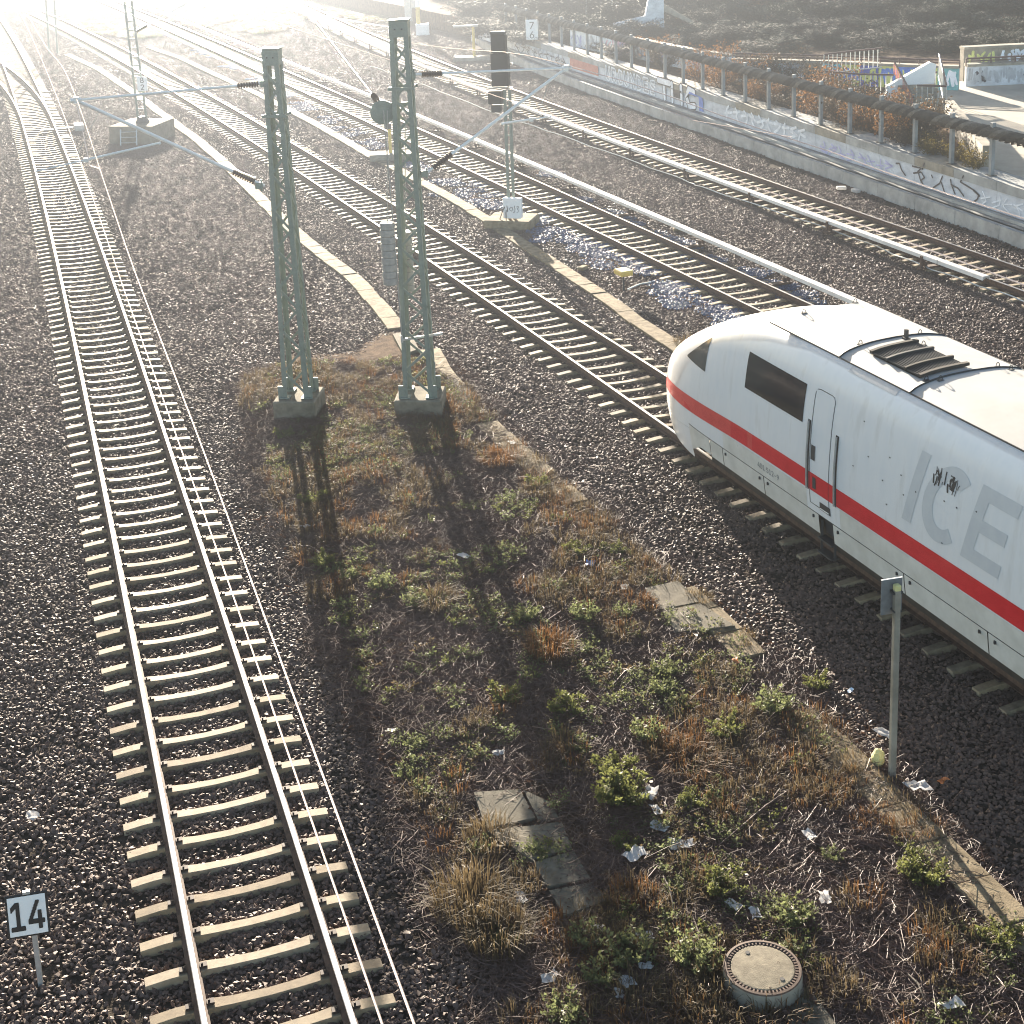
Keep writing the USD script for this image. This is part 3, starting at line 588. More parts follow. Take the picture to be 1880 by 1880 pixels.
# ---------------------------------------------------------------- overhead wires
def wire(name, label, cat, pts, r):
    return tag(MB().tube(pts, r, 5).build(name, 'wire'), label, cat)
def sag(axis, knots, l, n=60):
    t = np.linspace(knots[0][0], knots[-1][0], n); z = interp1d([k[0] for k in knots], [k[1] for k in knots], kind='quadratic')(t); ll = np.interp(t, [k[0] for k in knots], [k[2] if len(k) > 2 else l for k in knots]); return np.c_[axis.p(t)[:, :2] + np.stack([ax_n(axis, x) for x in t]) * ll[:, None], z]
def ax_n(axis, t): d = axis.dir(float(t)); n = np.array([-d[1], d[0]]); return n
A1 = a1 + np.array([*B1, 0]); A2 = a2 + np.array([*B2, 0]); S1 = s1 + np.array([*B1, 0]); S2 = s2 + np.array([*B2, 0])
ta, la_ = ax1.find(A1); tb, lb_ = ax2.find(A2); tsa, lsa = ax1.find(S1); tsb, lsb = ax2.find(S2)
wire('messenger_wire', 'upper overhead wire above the left track, held by the shorter mast', 'overhead wire', sag(ax1, [(-12, 7.15, .35), (-1, 6.9, .3), (10, 6.95, .3), (ta, A1[2] + .05, la_), (ta + 14, 7.3, .4), (ta + 34, 6.7, .3), (ta + 66, 7.5, .2)], .3), .0075)
wire('contact_wire', 'lower overhead wire above the right rail of the left track', 'overhead wire', sag(ax1, [(-12, 5.82, .17), (-2, 5.76, .22), (9, 5.72, .29), (tsa, 5.78, .30), (ta + 33, 5.75, .25), (ta + 66, 5.78, .2)], .3), .0085)
wire('stitch_wire', 'short extra wire tied below the upper wire beside the shorter mast arm', 'overhead wire', np.array([A1 + (0, 0, -.03), [*(ax1.p(np.array(ta - 2.5))[:2] + ax_n(ax1, ta - 2.5) * .34), 6.65], [*(ax1.p(np.array(ta - 5.5))[:2] + ax_n(ax1, ta - 5.5) * .32), 7.12]]), .007)
wire('messenger_wire', 'upper overhead wire above the train track, crossing the walkway in the picture', 'overhead wire', sag(ax2, [(tb - 66, 7.4, .1), (tb - 33, 6.75, .1), (tb - 10, 7.05, lb_ * .7), (tb, A2[2] + .05, lb_), (tb + 9, 6.95, -.1), (tb + 17, 6.78, -.2), (tb + 30, 6.9, -.2)], 0), .011)
wire('contact_wire', 'lower overhead wire above the train track, below the tall mast arm', 'overhead wire', sag(ax2, [(tb - 66, 5.9, -.2), (tb - 33, 5.9, -.2), (tsb, 5.92, -.25), (tb + 9, 5.9, -.25), (tb + 18, 5.85, -.28), (tb + 30, 5.85, -.3)], 0), .012)
q1 = ax2.p(np.array(tb + 7.5)); wire('stitch_wire', 'short extra wire from the tall mast arm tip to the upper wire over the walkway', 'overhead wire', np.array([A2 + (0, 0, -.04), [*ax2.p(np.array(tb + 3.7))[:2], 6.75], [q1[0], q1[1], 6.98]]), .007)
wire('anchor_wire', 'wire running left from the top of the tall mast with an insulator', 'overhead wire', np.array([[*B2, 8.78], [*at(590, 45, 8.8)[:2], 8.8], [*at(440, 18, 9.0)[:2], 9.0]]) if False else np.array([np.array([*B2, 8.75]) + (-.2, 0, 0), np.array([*B2, 8.78]) + (-2.2, 3.6, 0), np.array([*B2, 8.8]) + (-10, 18.0, 0), np.array([*B2, 8.4]) + (-17.5, 33.0, 0)]), .010)
w1 = on_plane(B2, X2, 703, 198); dp = ax2.p(np.array(tb - 30.0), 0.2, 7.0)
m_ = MB(); insulator(m_, w1 + (dp - w1) * .04, w1 + (dp - w1) * .065, .07); wr = wire('tension_wire', 'pale wire pulled from the pulley of the tall mast towards the upper left', 'overhead wire', np.array([w1, dp]), .010); 
tag(m_.build('wire_insulator', 'insul', smooth=40), 'ribbed insulator on the wire left of the tall mast pulley', 'insulator')
m_ = MB(); 
# ---------------------------------------------------------------- signal
bs = at(940, 413)[:2]; SG = thing('railway_signal', 'tall signal mast with black boards seen from the side and a scribbled white box', 'railway signal', (bs[0], bs[1], 0))
fr0 = np.eye(3); c_ = np.cos(DEG(-18)); s_ = np.sin(DEG(-18)); fz = np.array([[c_, s_, 0], [-s_, c_, 0], [0, 0, 1]])
h = chamfer_box(1.65, 1.35, .42, .04); obj('concrete_base', (h.vertices @ fz + (.0, .25, .02), h.faces), 'slab', SG)
m_ = MB()
for s_ in (-1, 1): m_.bar((s_ * .085, 0, .2), (s_ * .085, 0, 4.7), .04, .11, up=(1, 0, 0))
z = .5
while z < 4.6: m_.box((0, 0, z), (.15, .05, .035)); z += .33
m_.build('mast', 'greypaint', SG)
hz = lambda y: height(bs, y)
def sbox_(name, xa, xb, ya, yb, th, mt, off=0.0, par=SG):
    pa, pb = loc(bs, on_plane(bs + np.array([0, off]), X2, xa, yb)), loc(bs, on_plane(bs + np.array([0, off]), X2, xb, ya)); h = chamfer_box(abs(pb[0] - pa[0]), th, abs(pb[2] - pa[2]), .02); c = (pa + pb) / 2
    return obj(name, (h.vertices @ fz + c, h.faces), mt, par), c, pb - pa
o1, c1, e1 = sbox_('signal_board', 903, 929, 62, 98, .28, 'black', -.15)
sbox_('signal_board', 904, 934, 97, 158, .30, 'black', -.14)
sbox_('signal_board', 898, 922, 166, 191, .30, 'black', -.16)
sbox_('signal_board', 903, 920, 192, 206, .22, 'darkgrey', -.16)
sbox_('top_hood', 901, 928, 57, 63, .34, 'darkgrey', -.15)
m_ = MB()
for y in (116, 160): q = loc(bs, on_plane(bs, X2, 935, y)); m_.bar(q + (-.75, .05, 0), q + (.12, .05, 0), .03, .04); m_.bar(q + (.1, -.3, 0), q + (.1, .1, 0), .03, .04)
q = loc(bs, on_plane(bs, X2, 931, 116)); m_.bar(q + (0, .05, 0), q + (.02, .05, -1.2), .03, .03); m_.build('work_cage', 'galv', SG)
bx, cb, eb = sbox_('control_box', 925, 958, 362, 401, .24, 'white', -.22)
m_ = MB()
for st in ([(-.2, .10), (-.18, -.12)], [(-.10, .02), (-.03, .05), (0, -.03), (-.05, -.09), (-.11, -.04), (-.10, .02)], [(.05, .10), (.07, -.02), (.05, -.12), (.0, -.14)], [(.12, .06), (.18, .09), (.2, .04), (.14, 0), (.2, -.08), (.13, -.13)]):
    m_.tube([cb + np.array([x, 0, z]) @ np.eye(3) + np.array([x * 0, -.128 + x * math.sin(DEG(-18)) * 1.0, 0]) for x, z in st], .011, 4)
m_.build('scribble', 'spray_black', bx)
m_ = MB(); m_.tube([(-.12, -.15, .9), (-.3, -.3, .6), (-.42, -.35, .3), (-.3, -.4, .24)], .018, 5); m_.tube([(-.1, -.1, 1.0), (-.2, -.3, .5), (-.2, -.35, .24)], .016, 5); m_.build('cable', 'black', SG)

# ---------------------------------------------------------------- small mast with 8 2 plate on a concrete plinth
b8 = at(262, 225, .75)[:2]; S8 = thing('lattice_mast', 'thin lattice mast with a white 8 2 plate on a concrete plinth with steps', 'catenary mast', (b8[0], b8[1], 0))
h = chamfer_box(2.3, 2.4, 1.0, .03); f8 = frame_of([math.cos(DEG(-14)), math.sin(DEG(-14)), 0]); obj('plinth', (h.vertices @ f8 + (-.05, .0, .27), h.faces), 'oldconcrete', S8)
m_ = MB(); tp = on_plane(b8, X2, 235, 2) - np.array([*b8, 0]); 
for s_ in (-1, 1): m_.bar((s_ * .20, 0, .76), tp + (s_ * .17, 0, 0), .05, .10, up=(1, 0, 0))
m_.build('leg', 'greypaint', S8)
m_ = MB(); k = 0; z = 1.0
while z < tp[2] - .2: x = tp[0] * (z - .76) / (tp[2] - .76); MB().box((x, 0, z), (.38, .03, .05)).build('rung', 'greypaint', S8); z += .42
q = on_plane(b8 + np.array([0, -.25]), X2, 261, 154) - np.array([*b8, 0]); h = chamfer_box(.48, .03, .68, .01); pl_ = obj('number_plate', (h.vertices + q, h.faces), 'white', S8)
for ch, dz in (('8', .05), ('2', -.28)):
    tm = meshkit.text_mesh(ch, .25, .008); v = tm.vertices - [tm.bounds[:, 0].mean(), 0, 0]; obj('digit', (np.c_[v[:, 0], -v[:, 2] - .016, v[:, 1]] + q + (0, 0, dz), tm.faces), 'black', pl_)
m_ = MB(); st = on_plane(b8 + np.array([-.0, -1.25]), X2, 238, 258) - np.array([*b8, 0])
for s_ in (-1, 1): m_.bar(st + (s_ * .38, -.35, -.45), st + (s_ * .38, .0, .55), .05, .08)
for k in range(4): m_.box(st + (0, -.28 + k * .09, -.3 + k * .24), (.74, .16, .03))
m_.build('steps', 'galv', S8)
v, f = lathe([(0, .78), (.34, .78), (.34, .82), (.2, 1.05), (.0, 1.05)], 10); obj('foot_plate', (v, f), 'darkgrey', S8)
m_ = MB(); qa = on_plane(b8, X2, 238, 65) - np.array([*b8, 0]); qb = on_plane(b8, X2, 345, 5) - np.array([*b8, 0]); d = (qb - qa); insulator(m_, qa + d * .12, qa + d * .3, .1); m_.build('insulator', 'insul', S8, smooth=40); m_ = MB(); m_.tube([qa, qa + (.12, 0, -.1), qa + d * .12], .03, 6); m_.tube([qa + d * .28, qb], .03, 6); m_.build('arm', 'tube', S8)
# distant post pair
bf = at(98, 96, 0)[:2]; SF = thing('catenary_post', 'pale twin post standing by the train track near the top left corner', 'catenary mast', (bf[0], bf[1], 0)); m_ = MB()
for s_ in (-1, 1): q = on_plane(bf, X2, 98 + s_ * 8, 0) - np.array([*bf, 0]); m_.bar((s_ * .3, 0, -.1), (q[0], 0, 9.5), .12, .12)
m_.build('post', 'greypaint', SF); m_ = MB(); q = on_plane(bf, X2, 120, 20) - np.array([*bf, 0]); m_.tube([q + (-1, 0, -.2), q + (1.6, 0, .1)], .04, 6); q = on_plane(bf, X2, 130, 34) - np.array([*bf, 0]); m_.tube([q + (-1, 0, 0), q + (1.6, 0, 0)], .04, 6); m_.build('arm', 'tube', SF)

# ---------------------------------------------------------------- number post and sign post
b14 = at(73, 1792)[:2]; f14 = frame_of([math.cos(DEG(11)), math.sin(DEG(11)), 0]); T = thing('number_sign', 'white square plate with black border reading 14 on a short grey post', 'sign', (b14[0], b14[1], 0))
m_ = MB(); m_.box((0, 0, .25), (.055, .05, .75), f14); m_.build('post', 'galv', T)
f14 = np.array([[1, 0, 0], [0, math.cos(.16), -math.sin(.16)], [0, math.sin(.16), math.cos(.16)]]) @ f14
zc = height(b14, 1674); h = chamfer_box(.46, .02, .50, .01); pl_ = obj('plate', (h.vertices @ f14 + (-.03, -.05, zc), h.faces), 'black', T)
h = chamfer_box(.415, .01, .455, .004); obj('face', (h.vertices @ f14 + (-.03, -.05, zc) - f14[1] * .0075, h.faces), 'white', pl_)
tm = meshkit.text_mesh('14', .30, .004, bold=True); v = tm.vertices - [tm.bounds[:, 0].mean(), tm.bounds[:, 1].mean(), 0]; v = v * [.76, 1.05, 1]
obj('number', (np.c_[v[:, 0], -v[:, 2] - .016, v[:, 1]] @ f14 + (-.03, -.05, zc), tm.faces), 'black', pl_)
m_ = MB(); m_.box((-.03, -.0, zc + .255), (.08, .05, .03), f14); m_.build('top_clip', 'galv', T)
bp = at(1638, 1418)[:2]; T = thing('sign_post', 'tall pale square post seen from behind its grey rectangular sign', 'sign', (bp[0], bp[1], 0)); zt = height(bp, 1075); fp = frame_of([math.cos(DEG(13)), math.sin(DEG(13)), 0])
m_ = MB(); h = chamfer_box(.085, .085, zt + .1, .012); obj('post', (h.vertices @ fp + (0, 0, zt / 2 - .05), h.faces), 'concrete', T)
h = chamfer_box(.088, .088, .09, .014); obj('post_cap', (h.vertices @ fp + (0, 0, zt - .03), h.faces), 'foam', T)
h = chamfer_box(.30, .018, .50, .006); bd_ = obj('sign_board', (h.vertices @ fp + (-.05, .075, zt - .19), h.faces), 'signback', T)
m_ = MB(); m_.box((-.05, .075, zt + .062), (.302, .022, .006), fp); m_.build('board_edge', 'white', bd_)
m_ = MB(); m_.box((0, .02, zt - .10), (.14, .10, .03), fp); m_.build('clamp', 'darkgrey', T); m_ = MB(); m_.box((0, .02, zt - .36), (.105, .11, .025), fp); m_.build('clamp', 'darkgrey', T)

# ---------------------------------------------------------------- manhole
bm = at(1400, 1792, .1)[:2]; T = thing('manhole', 'round concrete manhole collar with a rusty toothed iron ring and lid', 'manhole', (bm[0], bm[1], 0))
v, f = lathe([(.455, -.12), (.452, .005), (.438, .02), (.43, .04), (.428, .185), (.42, .20), (.39, .20), (.39, .12), (0, .12)], 48); obj('collar', (v, f), 'concrete', T, smooth=35)
v, f = lathe([(.385, .16), (.425, .203), (.418, .218), (.392, .22), (.386, .205), (.352, .205), (.348, .16)], 48); obj('iron_ring', (v, f), 'castiron', T, smooth=35)
m_ = MB()
for k in range(56): a = k / 56 * 2 * math.pi; m_.box((.369 * math.cos(a), .369 * math.sin(a), .209), (.034, .017, .016), frame_of([math.cos(a), math.sin(a), 0]))
tag(m_.build('ring_tooth', 'castiron', T), kind='stuff')
v, f = lathe([(.345, .15), (.345, .209), (.33, .215), (0, .219)], 40); ld = obj('lid', (v, f), 'lid', T, smooth=35)
for k, a in enumerate((DEG(118), DEG(-48))): obj('lifting_hole', trimesh.creation.cylinder(.026, .008, sections=12, transform=trimesh.transformations.translation_matrix((.26 * math.cos(a), .26 * math.sin(a), .217))), 'seam', ld)

# ---------------------------------------------------------------- the train
TR = thing('express_train', 'white high speed train power car with a red stripe and grey ICE letters', 'train')
PZ = np.array([.80, 1.17, 1.6, 2.0, 2.6, 3.1, 3.45, 3.70, 3.86, 3.95, 4.01, 4.05, 4.06]); PW = np.array([1.44, 1.485, 1.515, 1.52, 1.49, 1.435, 1.365, 1.255, 1.12, .96, .70, .35, .0])
TS = np.array([-1.78, -1.70, -1.5, -1.15, -.6, .15, .9, 1.7, 2.5, 3.4, 4.6, 30]); TZ = np.array([1.36, 1.60, 1.86, 2.14, 2.50, 2.92, 3.29, 3.60, 3.83, 3.98, 4.06, 4.06])
BS = np.array([-1.78, -1.70, -1.5, -1.15, -.6, .2, 30]); BZ = np.array([1.10, .86, .68, .55, .47, .43, .43])
from scipy.interpolate import PchipInterpolator
_T, _B, _W = PchipInterpolator(TS, TZ), PchipInterpolator(BS, BZ), PchipInterpolator(PZ, PW)
def plan(s): u = np.clip((np.asarray(s, float) + 1.80) / 3.6, 0, 1); return (1 - (1 - u) ** 2.5) ** (1 / 2.3)
def umap(s, z):
    """height in the car's full section that corresponds to z at station s"""
    t, b = _T(s), _B(s); k = np.clip((t - 2.0) / 2.06, .0, 1); lo = np.minimum(2.0, b + (t - b) * .5)
    return np.where(z > lo, 2.0 + (z - lo) / np.maximum(t - lo, 1e-6) * 2.06, 2.0 - (lo - z) / np.maximum(lo - b, 1e-6) * (2.0 - .43))
def halfw(s, z):
    q = np.clip(umap(s, z), .43, 4.06); w = np.where(q < .8, 1.36 + (q - .43) / .37 * .08, _W(np.clip(q, .8, 4.06))); return np.maximum(w, 0) * plan(s)
def tp3(s, l, z):
    s = np.asarray(s, float); l = np.asarray(l, float); z = np.asarray(z, float); s, l, z = np.broadcast_arrays(s, l, z); q = ax2.p(s.ravel()); d0 = np.array([ax_n(ax2, x) for x in (0.0,)])[0]
    nn = np.stack([ax_n(ax2, x) for x in s.ravel()]); return np.concatenate([q[:, :2] + nn * l.ravel()[:, None], z.ravel()[:, None]], 1).reshape(s.shape + (3,))
def side_pt(s, z, off=0.0): return tp3(s, -(halfw(s, z) + off), z)
SE = 14.5
ss = np.unique(np.r_[np.linspace(-1.797, -1.2, 14), np.linspace(-1.2, 1.8, 22), np.linspace(1.8, 5, 12), np.linspace(5, SE, 20)])
qs = np.r_[np.linspace(1.165, 2.0, 7), np.linspace(2.0, 3.3, 9)[1:], np.linspace(3.3, 3.9, 10)[1:], [3.94, 3.975, 4.0, 4.02, 4.037, 4.05, 4.06]]
def zof(s, q):
    t, b = _T(s), _B(s); lo = np.minimum(2.0, b + (t - b) * .5); return np.where(q > 2.0, lo + (q - 2.0) / 2.06 * (t - lo), lo - (2.0 - q) / (2.0 - .43) * (lo - b))
S2, Q2 = np.meshgrid(ss, qs, indexing='ij'); Z2 = zof(S2, Q2); W2 = halfw(S2, Z2)
def lofted(S_, W_, Z_):
    L = np.concatenate([-W_, W_[:, ::-1]], 1); ZZ = np.concatenate([Z_, Z_[:, ::-1]], 1); SS = np.concatenate([S_, S_[:, ::-1]], 1); V = tp3(SS, L, ZZ); n0, n1_ = L.shape
    i, j = np.meshgrid(np.arange(n0 - 1), np.arange(n1_ - 1), indexing='ij'); a = i * n1_ + j; q = np.stack([a, a + n1_, a + n1_ + 1, a + 1], -1).reshape(-1, 4); return V.reshape(-1, 3), q
v, q = lofted(S2, W2, Z2); tm = trimesh.Trimesh(v, np.vstack([q[:, [0, 1, 2]], q[:, [0, 2, 3]]]), process=False); tm.merge_vertices(); tm.update_faces(tm.nondegenerate_faces()); tm.remove_unreferenced_vertices(); trimesh.repair.fix_normals(tm)
nrm = tm.face_normals; mid = np.argmax(tm.triangles_center[:, 2]); 
if nrm[mid][2] < 0: tm.invert()
BODY = obj('body', tm, 'trainwhite', TR, smooth=True)
# lower apron of the nose, in the same paint
qs2 = np.linspace(.43, 1.155, 6); sa = np.r_[ss[ss < .62], .655]; S3, Q3 = np.meshgrid(sa, qs2, indexing='ij'); Z3 = zof(S3, Q3); v, q = lofted(S3, halfw(S3, Z3) - .006, Z3)
k6 = len(qs2) * 2; keep = np.array([(a[0] % k6) != len(qs2) - 1 for a in q]); tm = trimesh.Trimesh(v, np.vstack([q[keep][:, [0, 2, 1]], q[keep][:, [0, 3, 2]]]), process=False)
obj('nose_apron', tm, 'trainwhite', TR, smooth=True)
tag(BODY, None)
def patch(name, mt, par, s_of, z_of, off, nu=24, nv=8, u=(0, 1), vv=(0, 1), smooth=True):
    """a sheet on the side of the car; s_of/z_of map (u, v) to station and height"""
    U, V = np.meshgrid(np.linspace(*u, nu), np.linspace(*vv, nv), indexing='ij'); S_, Z_ = s_of(U, V), z_of(U, V); P = side_pt(S_, Z_, off).reshape(-1, 3)
    i, j = np.meshgrid(np.arange(nu - 1), np.arange(nv - 1), indexing='ij'); a = i * nv + j; q = np.stack([a, a + nv, a + nv + 1, a + 1], -1).reshape(-1, 4); f = np.vstack([q[:, [0, 2, 1]], q[:, [0, 3, 2]]])
    fn = np.cross(P[f[0, 1]] - P[f[0, 0]], P[f[0, 2]] - P[f[0, 0]])
    if fn[:2] @ (-ax_n(ax2, float(S_.mean()))) < 0: f = f[:, ::-1]
    return obj(name, (P, f), mt, par, smooth=smooth)
def rect(name, mt, par, s0, s1, z0, z1, off, nu=10, nv=6): return patch(name, mt, par, lambda U, V: s0 + (s1 - s0) * U, lambda U, V: z0 + (z1 - z0) * V, off, nu, nv)
# red stripe: level along the car, dipping at the nose
rs = np.array([-1.785, -1.6, -1.2, -.7, 0, .8, 1.6, 3, SE]); rt = np.array([1.40, 1.44, 1.55, 1.66, 1.73, 1.78, 1.81, 1.85, 1.87]); rb = np.array([1.27, 1.29, 1.35, 1.40, 1.43, 1.46, 1.49, 1.53, 1.55])
RT, RB = PchipInterpolator(rs, rt), PchipInterpolator(rs, rb)
def stripe(mt, s0, s1, nu, off=.0035): return patch('red_stripe', mt, TR, lambda U, V: s0 + (s1 - s0) * U, lambda U, V: RB(s0 + (s1 - s0) * U) * (1 - V) + RT(s0 + (s1 - s0) * U) * V, off, nu, 5)
stripe('trainred_worn', -1.77, 2.42, 50); stripe('trainred', 2.42, 2.48 + .55, 10); stripe('trainred_worn', 3.03, 3.2, 4); stripe('trainred', 3.2, SE - .02, 60)
patch('stripe_mark', 'trainred', TR, lambda U, V: .50 + .30 * U, lambda U, V: 1.47 + .02 * U + (.13 + .03 * U) * (1 - U * .9) * V, .007, 8, 4)
rect('cab_window', 'glass', TR, 2.88, 4.82, 2.64, 3.31, .005, 16, 8)
patch('nose_window', 'cabglass', TR, lambda U, V: .48 + .90 * U, lambda U, V: 2.50 - .03 * U + (.03 + .64 * U) * V, .006, 12, 8)
def seam_path(pts, wd, name='door_seam', mt='seam', par=TR, off=.006):
    m_ = MB(); P = np.array(pts, float); L = np.r_[0, np.cumsum(np.hypot(*np.diff(P, axis=0).T))]; t = np.linspace(0, L[-1], max(2, int(L[-1] / .08))); P = np.c_[np.interp(t, L, P[:, 0]), np.interp(t, L, P[:, 1])]; Q = side_pt(P[:, 0], P[:, 1], off - wd / 2); m_.tube(Q, wd / 2, 5); return m_.build(name, mt, par)
rr_ = .10; a0, a1_, zb, zt = 5.10, 5.68, 1.30, 3.34
arc = lambda cx, cz, t0, t1: [(cx + rr_ * math.cos(t), cz + rr_ * math.sin(t)) for t in np.linspace(t0, t1, 6)]
DOOR = rect('cab_door', 'trainwhite', TR, a0 + .02, a1_ - .02, 1.32, zt - .02, .002, 8, 12)
seam_path([(a0, zb)] + arc(a0 + rr_, zt - rr_, math.pi, math.pi / 2) + arc(a1_ - rr_, zt - rr_, math.pi / 2, 0) + [(a1_, zb), (a0, zb)], .016)
stripe('trainred', a0 + .02, a1_ - .02, 6, .0055)
rect('door_handle', 'darkgrey', DOOR, 5.14, 5.26, 2.10, 2.36, .012, 4, 4); rect('door_lock', 'seam', DOOR, 5.20, 5.30, 1.60, 1.80, .012, 4, 4)
for s0 in (5.03, 5.86):
    rect('handrail_recess', 'seam', TR, s0 - .045, s0 + .045, 1.52, 2.76, .006, 3, 10); m_ = MB(); zz = np.linspace(1.54, 2.74, 10); Q = side_pt(np.full(10, s0 + .01), zz, .03); m_.tube(np.vstack([side_pt(np.array(s0 + .01), np.array(1.54), -.01), Q, side_pt(np.array(s0 + .01), np.array(2.74), -.01)]), .017, 6); m_.build('handrail', 'galv', TR, smooth=50)
rect('step_hatch', 'seam', TR, 5.40, 5.72, 1.28, 1.42, .006, 5, 3); m_ = MB(); Q = side_pt(np.linspace(5.43, 5.69, 5), np.full(5, 1.31), .014); m_.tube(Q, .012, 5); m_.build('step_bar', 'galv', TR)
# skirt panels below, joints between them
js = [.66, 1.55, 2.05, 3.55, 5.35, 5.76, 7.72, 9.7, 11.7, SE]
for k in range(len(js) - 1):
    a, b = js[k] + .012, js[k + 1] - .012
    if k == 4: rect('skirt_recess', 'seam', TR, a, b, .82, 1.14, -.10, 4, 4); continue
    zlo = .56 if k == 0 else .80; m = patch('skirt_panel', 'trainskirt', TR, lambda U, V: a + (b - a) * U, lambda U, V: (zlo if k else .62 + .20 * np.minimum(1, U * 2)) + (1.155 - (zlo if k else .62 + .20 * np.minimum(1, U * 2))) * V, .004, 12, 6)
    m_ = MB()
    for q in (.08, .92): c = side_pt(np.array(a + (b - a) * q), np.array(1.08), .006); m_.box(c, (.05, .03, .05))
    if k > 1: m_.build('panel_latch', 'seam', TR)
seam_path([(.66, 1.162), (SE - .1, 1.162)], .018, 'skirt_seam')
rect('lower_side_grime', 'trainskirt', TR, 6.0, SE - .02, 1.175, 1.53, .0025, 20, 4); rect('lower_side_grime', 'trainskirt', TR, 2.1, 5.0, 1.175, 1.50, .0025, 20, 4)
m_ = MB(); c = side_pt(np.array(5.55), np.array(.8), -.02); fr = frame_of([*ax2.dir(5.5), 0])
for s_ in (-1, 1): m_.bar(c + fr[0] * s_ * .20 + (0, 0, .25), c + fr[0] * s_ * .2 + (0, 0, -.32), .03, .04)
for z in (-.3, -.05): m_.box(c + (0, 0, z), (.42, .16, .03), fr)
m_.build('step_ladder', 'darkgrey', TR)
# lettering
def on_side(tm, s0, z0, off, shear=0.0, sx=1.0, size=.12):
    tm = tm.subdivide_to_size(size); v = tm.vertices; x = s0 + sx * v[:, 0] + shear * v[:, 1]; z = z0 + v[:, 1]; return side_pt(x, z, off + v[:, 2]), tm.faces
def flip(v, f, s):
    n = np.cross(v[f[:, 1]] - v[f[:, 0]], v[f[:, 2]] - v[f[:, 0]]).sum(0); return (v, f)
C = [(math.cos(t), math.sin(t)) for t in np.linspace(DEG(52), DEG(308), 40)]
cpoly = LineString([(.47 + .40 * x, .60 + .515 * y) for x, y in C]).buffer(.115, cap_style=2)
I_ = sbox(0, 0, .215, 1.2); E_ = Polygon([(0, 0), (.82, 0), (.82, .21), (.22, .21), (.22, .50), (.76, .50), (.76, .70), (.22, .70), (.22, .99), (.82, .99), (.82, 1.2), (0, 1.2)])
for g, s0, k in ((I_, 7.68, 'I'), (cpoly, 8.06, 'C'), (E_, 9.08, 'E')):
    tm = trimesh.creation.extrude_polygon(g, .002); v, f = on_side(tm, s0, 2.08, .003, .26, 1.0); obj('letter', (v, f), 'traingrey', TR)
tm = meshkit.text_mesh('401 512-9', .105, .002); v, f = on_side(tm, 3.36, 1.285, .004, 0, .95); obj('car_number', (v, f), 'print', TR)
Rw = np.random.default_rng(21); m_ = MB()
for _ in range(34):
    c = (8.58 + Rw.choice([-.12, .22]) + Rw.normal(0, .06), 3.10 + Rw.normal(0, .06)); L = Rw.uniform(.03, .22); pts = np.array([(c[0] + Rw.normal(0, .012), c[1]), (c[0] + Rw.normal(0, .012), c[1] - L * .5), (c[0] + Rw.normal(0, .012), c[1] - L)]); wv = Rw.uniform(.006, .022)
    Q0 = side_pt(pts[:, 0] - wv, pts[:, 1], .0075); Q1 = side_pt(pts[:, 0] + wv, pts[:, 1], .0075); V = np.vstack([Q0, Q1]); m_.add(V, [[0, 1, 4, 3], [1, 2, 5, 4]])
for _ in range(14):
    c = (Rw.uniform(6.3, 9.5), Rw.uniform(2.0, 3.3)); w_ = .015; Q = side_pt(np.array([c[0] - w_, c[0] + w_, c[0] + w_, c[0] - w_]), np.array([c[1], c[1], c[1] + .02, c[1] + .02]), .0075); m_.add(Q, [[0, 1, 2, 3]])
tag(m_.build('paint_chip', 'seam', TR), 'dark flaked patches around the C of the grey letters', kind='stuff')
# roof: edge seam, cross joints, louvre, hooks, antenna
def roof_z(s, l): 
    q = np.linspace(3.5, 4.06, 60); return np.interp(-abs(np.asarray(l, float)), -np.array(_W(q))[::1], zof(np.full(60, 6.0), q)) 
def roof_pt(s, l, off=0.0): s = np.asarray(s, float); l = np.asarray(l, float); return tp3(s, l, roof_z(s, l) + off)
LR = 1.10
U, V = np.meshgrid(np.linspace(3.25, SE - .01, 40), np.linspace(-LR, LR, 19), indexing='ij'); P = roof_pt(U, V, .006); nv = 19; i, j = np.meshgrid(np.arange(39), np.arange(18), indexing='ij'); a = i * nv + j; q = np.stack([a, a + nv, a + nv + 1, a + 1], -1).reshape(-1, 4); f = np.vstack([q[:, [0, 1, 2]], q[:, [0, 2, 3]]])
if np.cross(P.reshape(-1, 3)[f[0, 1]] - P.reshape(-1, 3)[f[0, 0]], P.reshape(-1, 3)[f[0, 2]] - P.reshape(-1, 3)[f[0, 0]])[2] < 0: f = f[:, ::-1]
ROOF = obj('roof_panel', (P.reshape(-1, 3), f), 'trainroof', TR, smooth=True)
for l in (-LR, LR): 
    sx = np.linspace(3.1, SE - .02, 30); obj('roof_seam', (lambda m__: (np.vstack(m__.v), np.vstack(m__.f)))(MB().tube(roof_pt(sx, np.full(30, l), .004), .014, 5)), 'seam', TR)
for s0 in (5.30, 7.22, 10.4, 13.2):
    ll = np.linspace(-LR, LR - .12, 24); m_ = MB(); Q = roof_pt(np.full(24, s0), ll, .012); m_.tube(Q, .020, 5); m_.build('roof_joint', 'seam', TR)
rect('roof_edge_plate', 'traingrey', TR, 5.72, 7.0, 3.78, 3.885, .006, 8, 3)
def hook(s0, l):
    c = roof_pt(np.array(s0), np.array(l), 0.0); m_ = MB(); t = np.linspace(0, math.pi, 9); fr = frame_of([*ax2.dir(float(s0)), 0]); m_.tube(c + np.cos(t)[:, None] * fr[1] * .035 + np.array([0, 0, 1.0]) * (.02 + np.sin(t)[:, None] * .065), .007, 5); m_.box(c + (0, 0, .012), (.06, .1, .012), fr); m_.build('lifting_hook', 'darkgrey', TR)
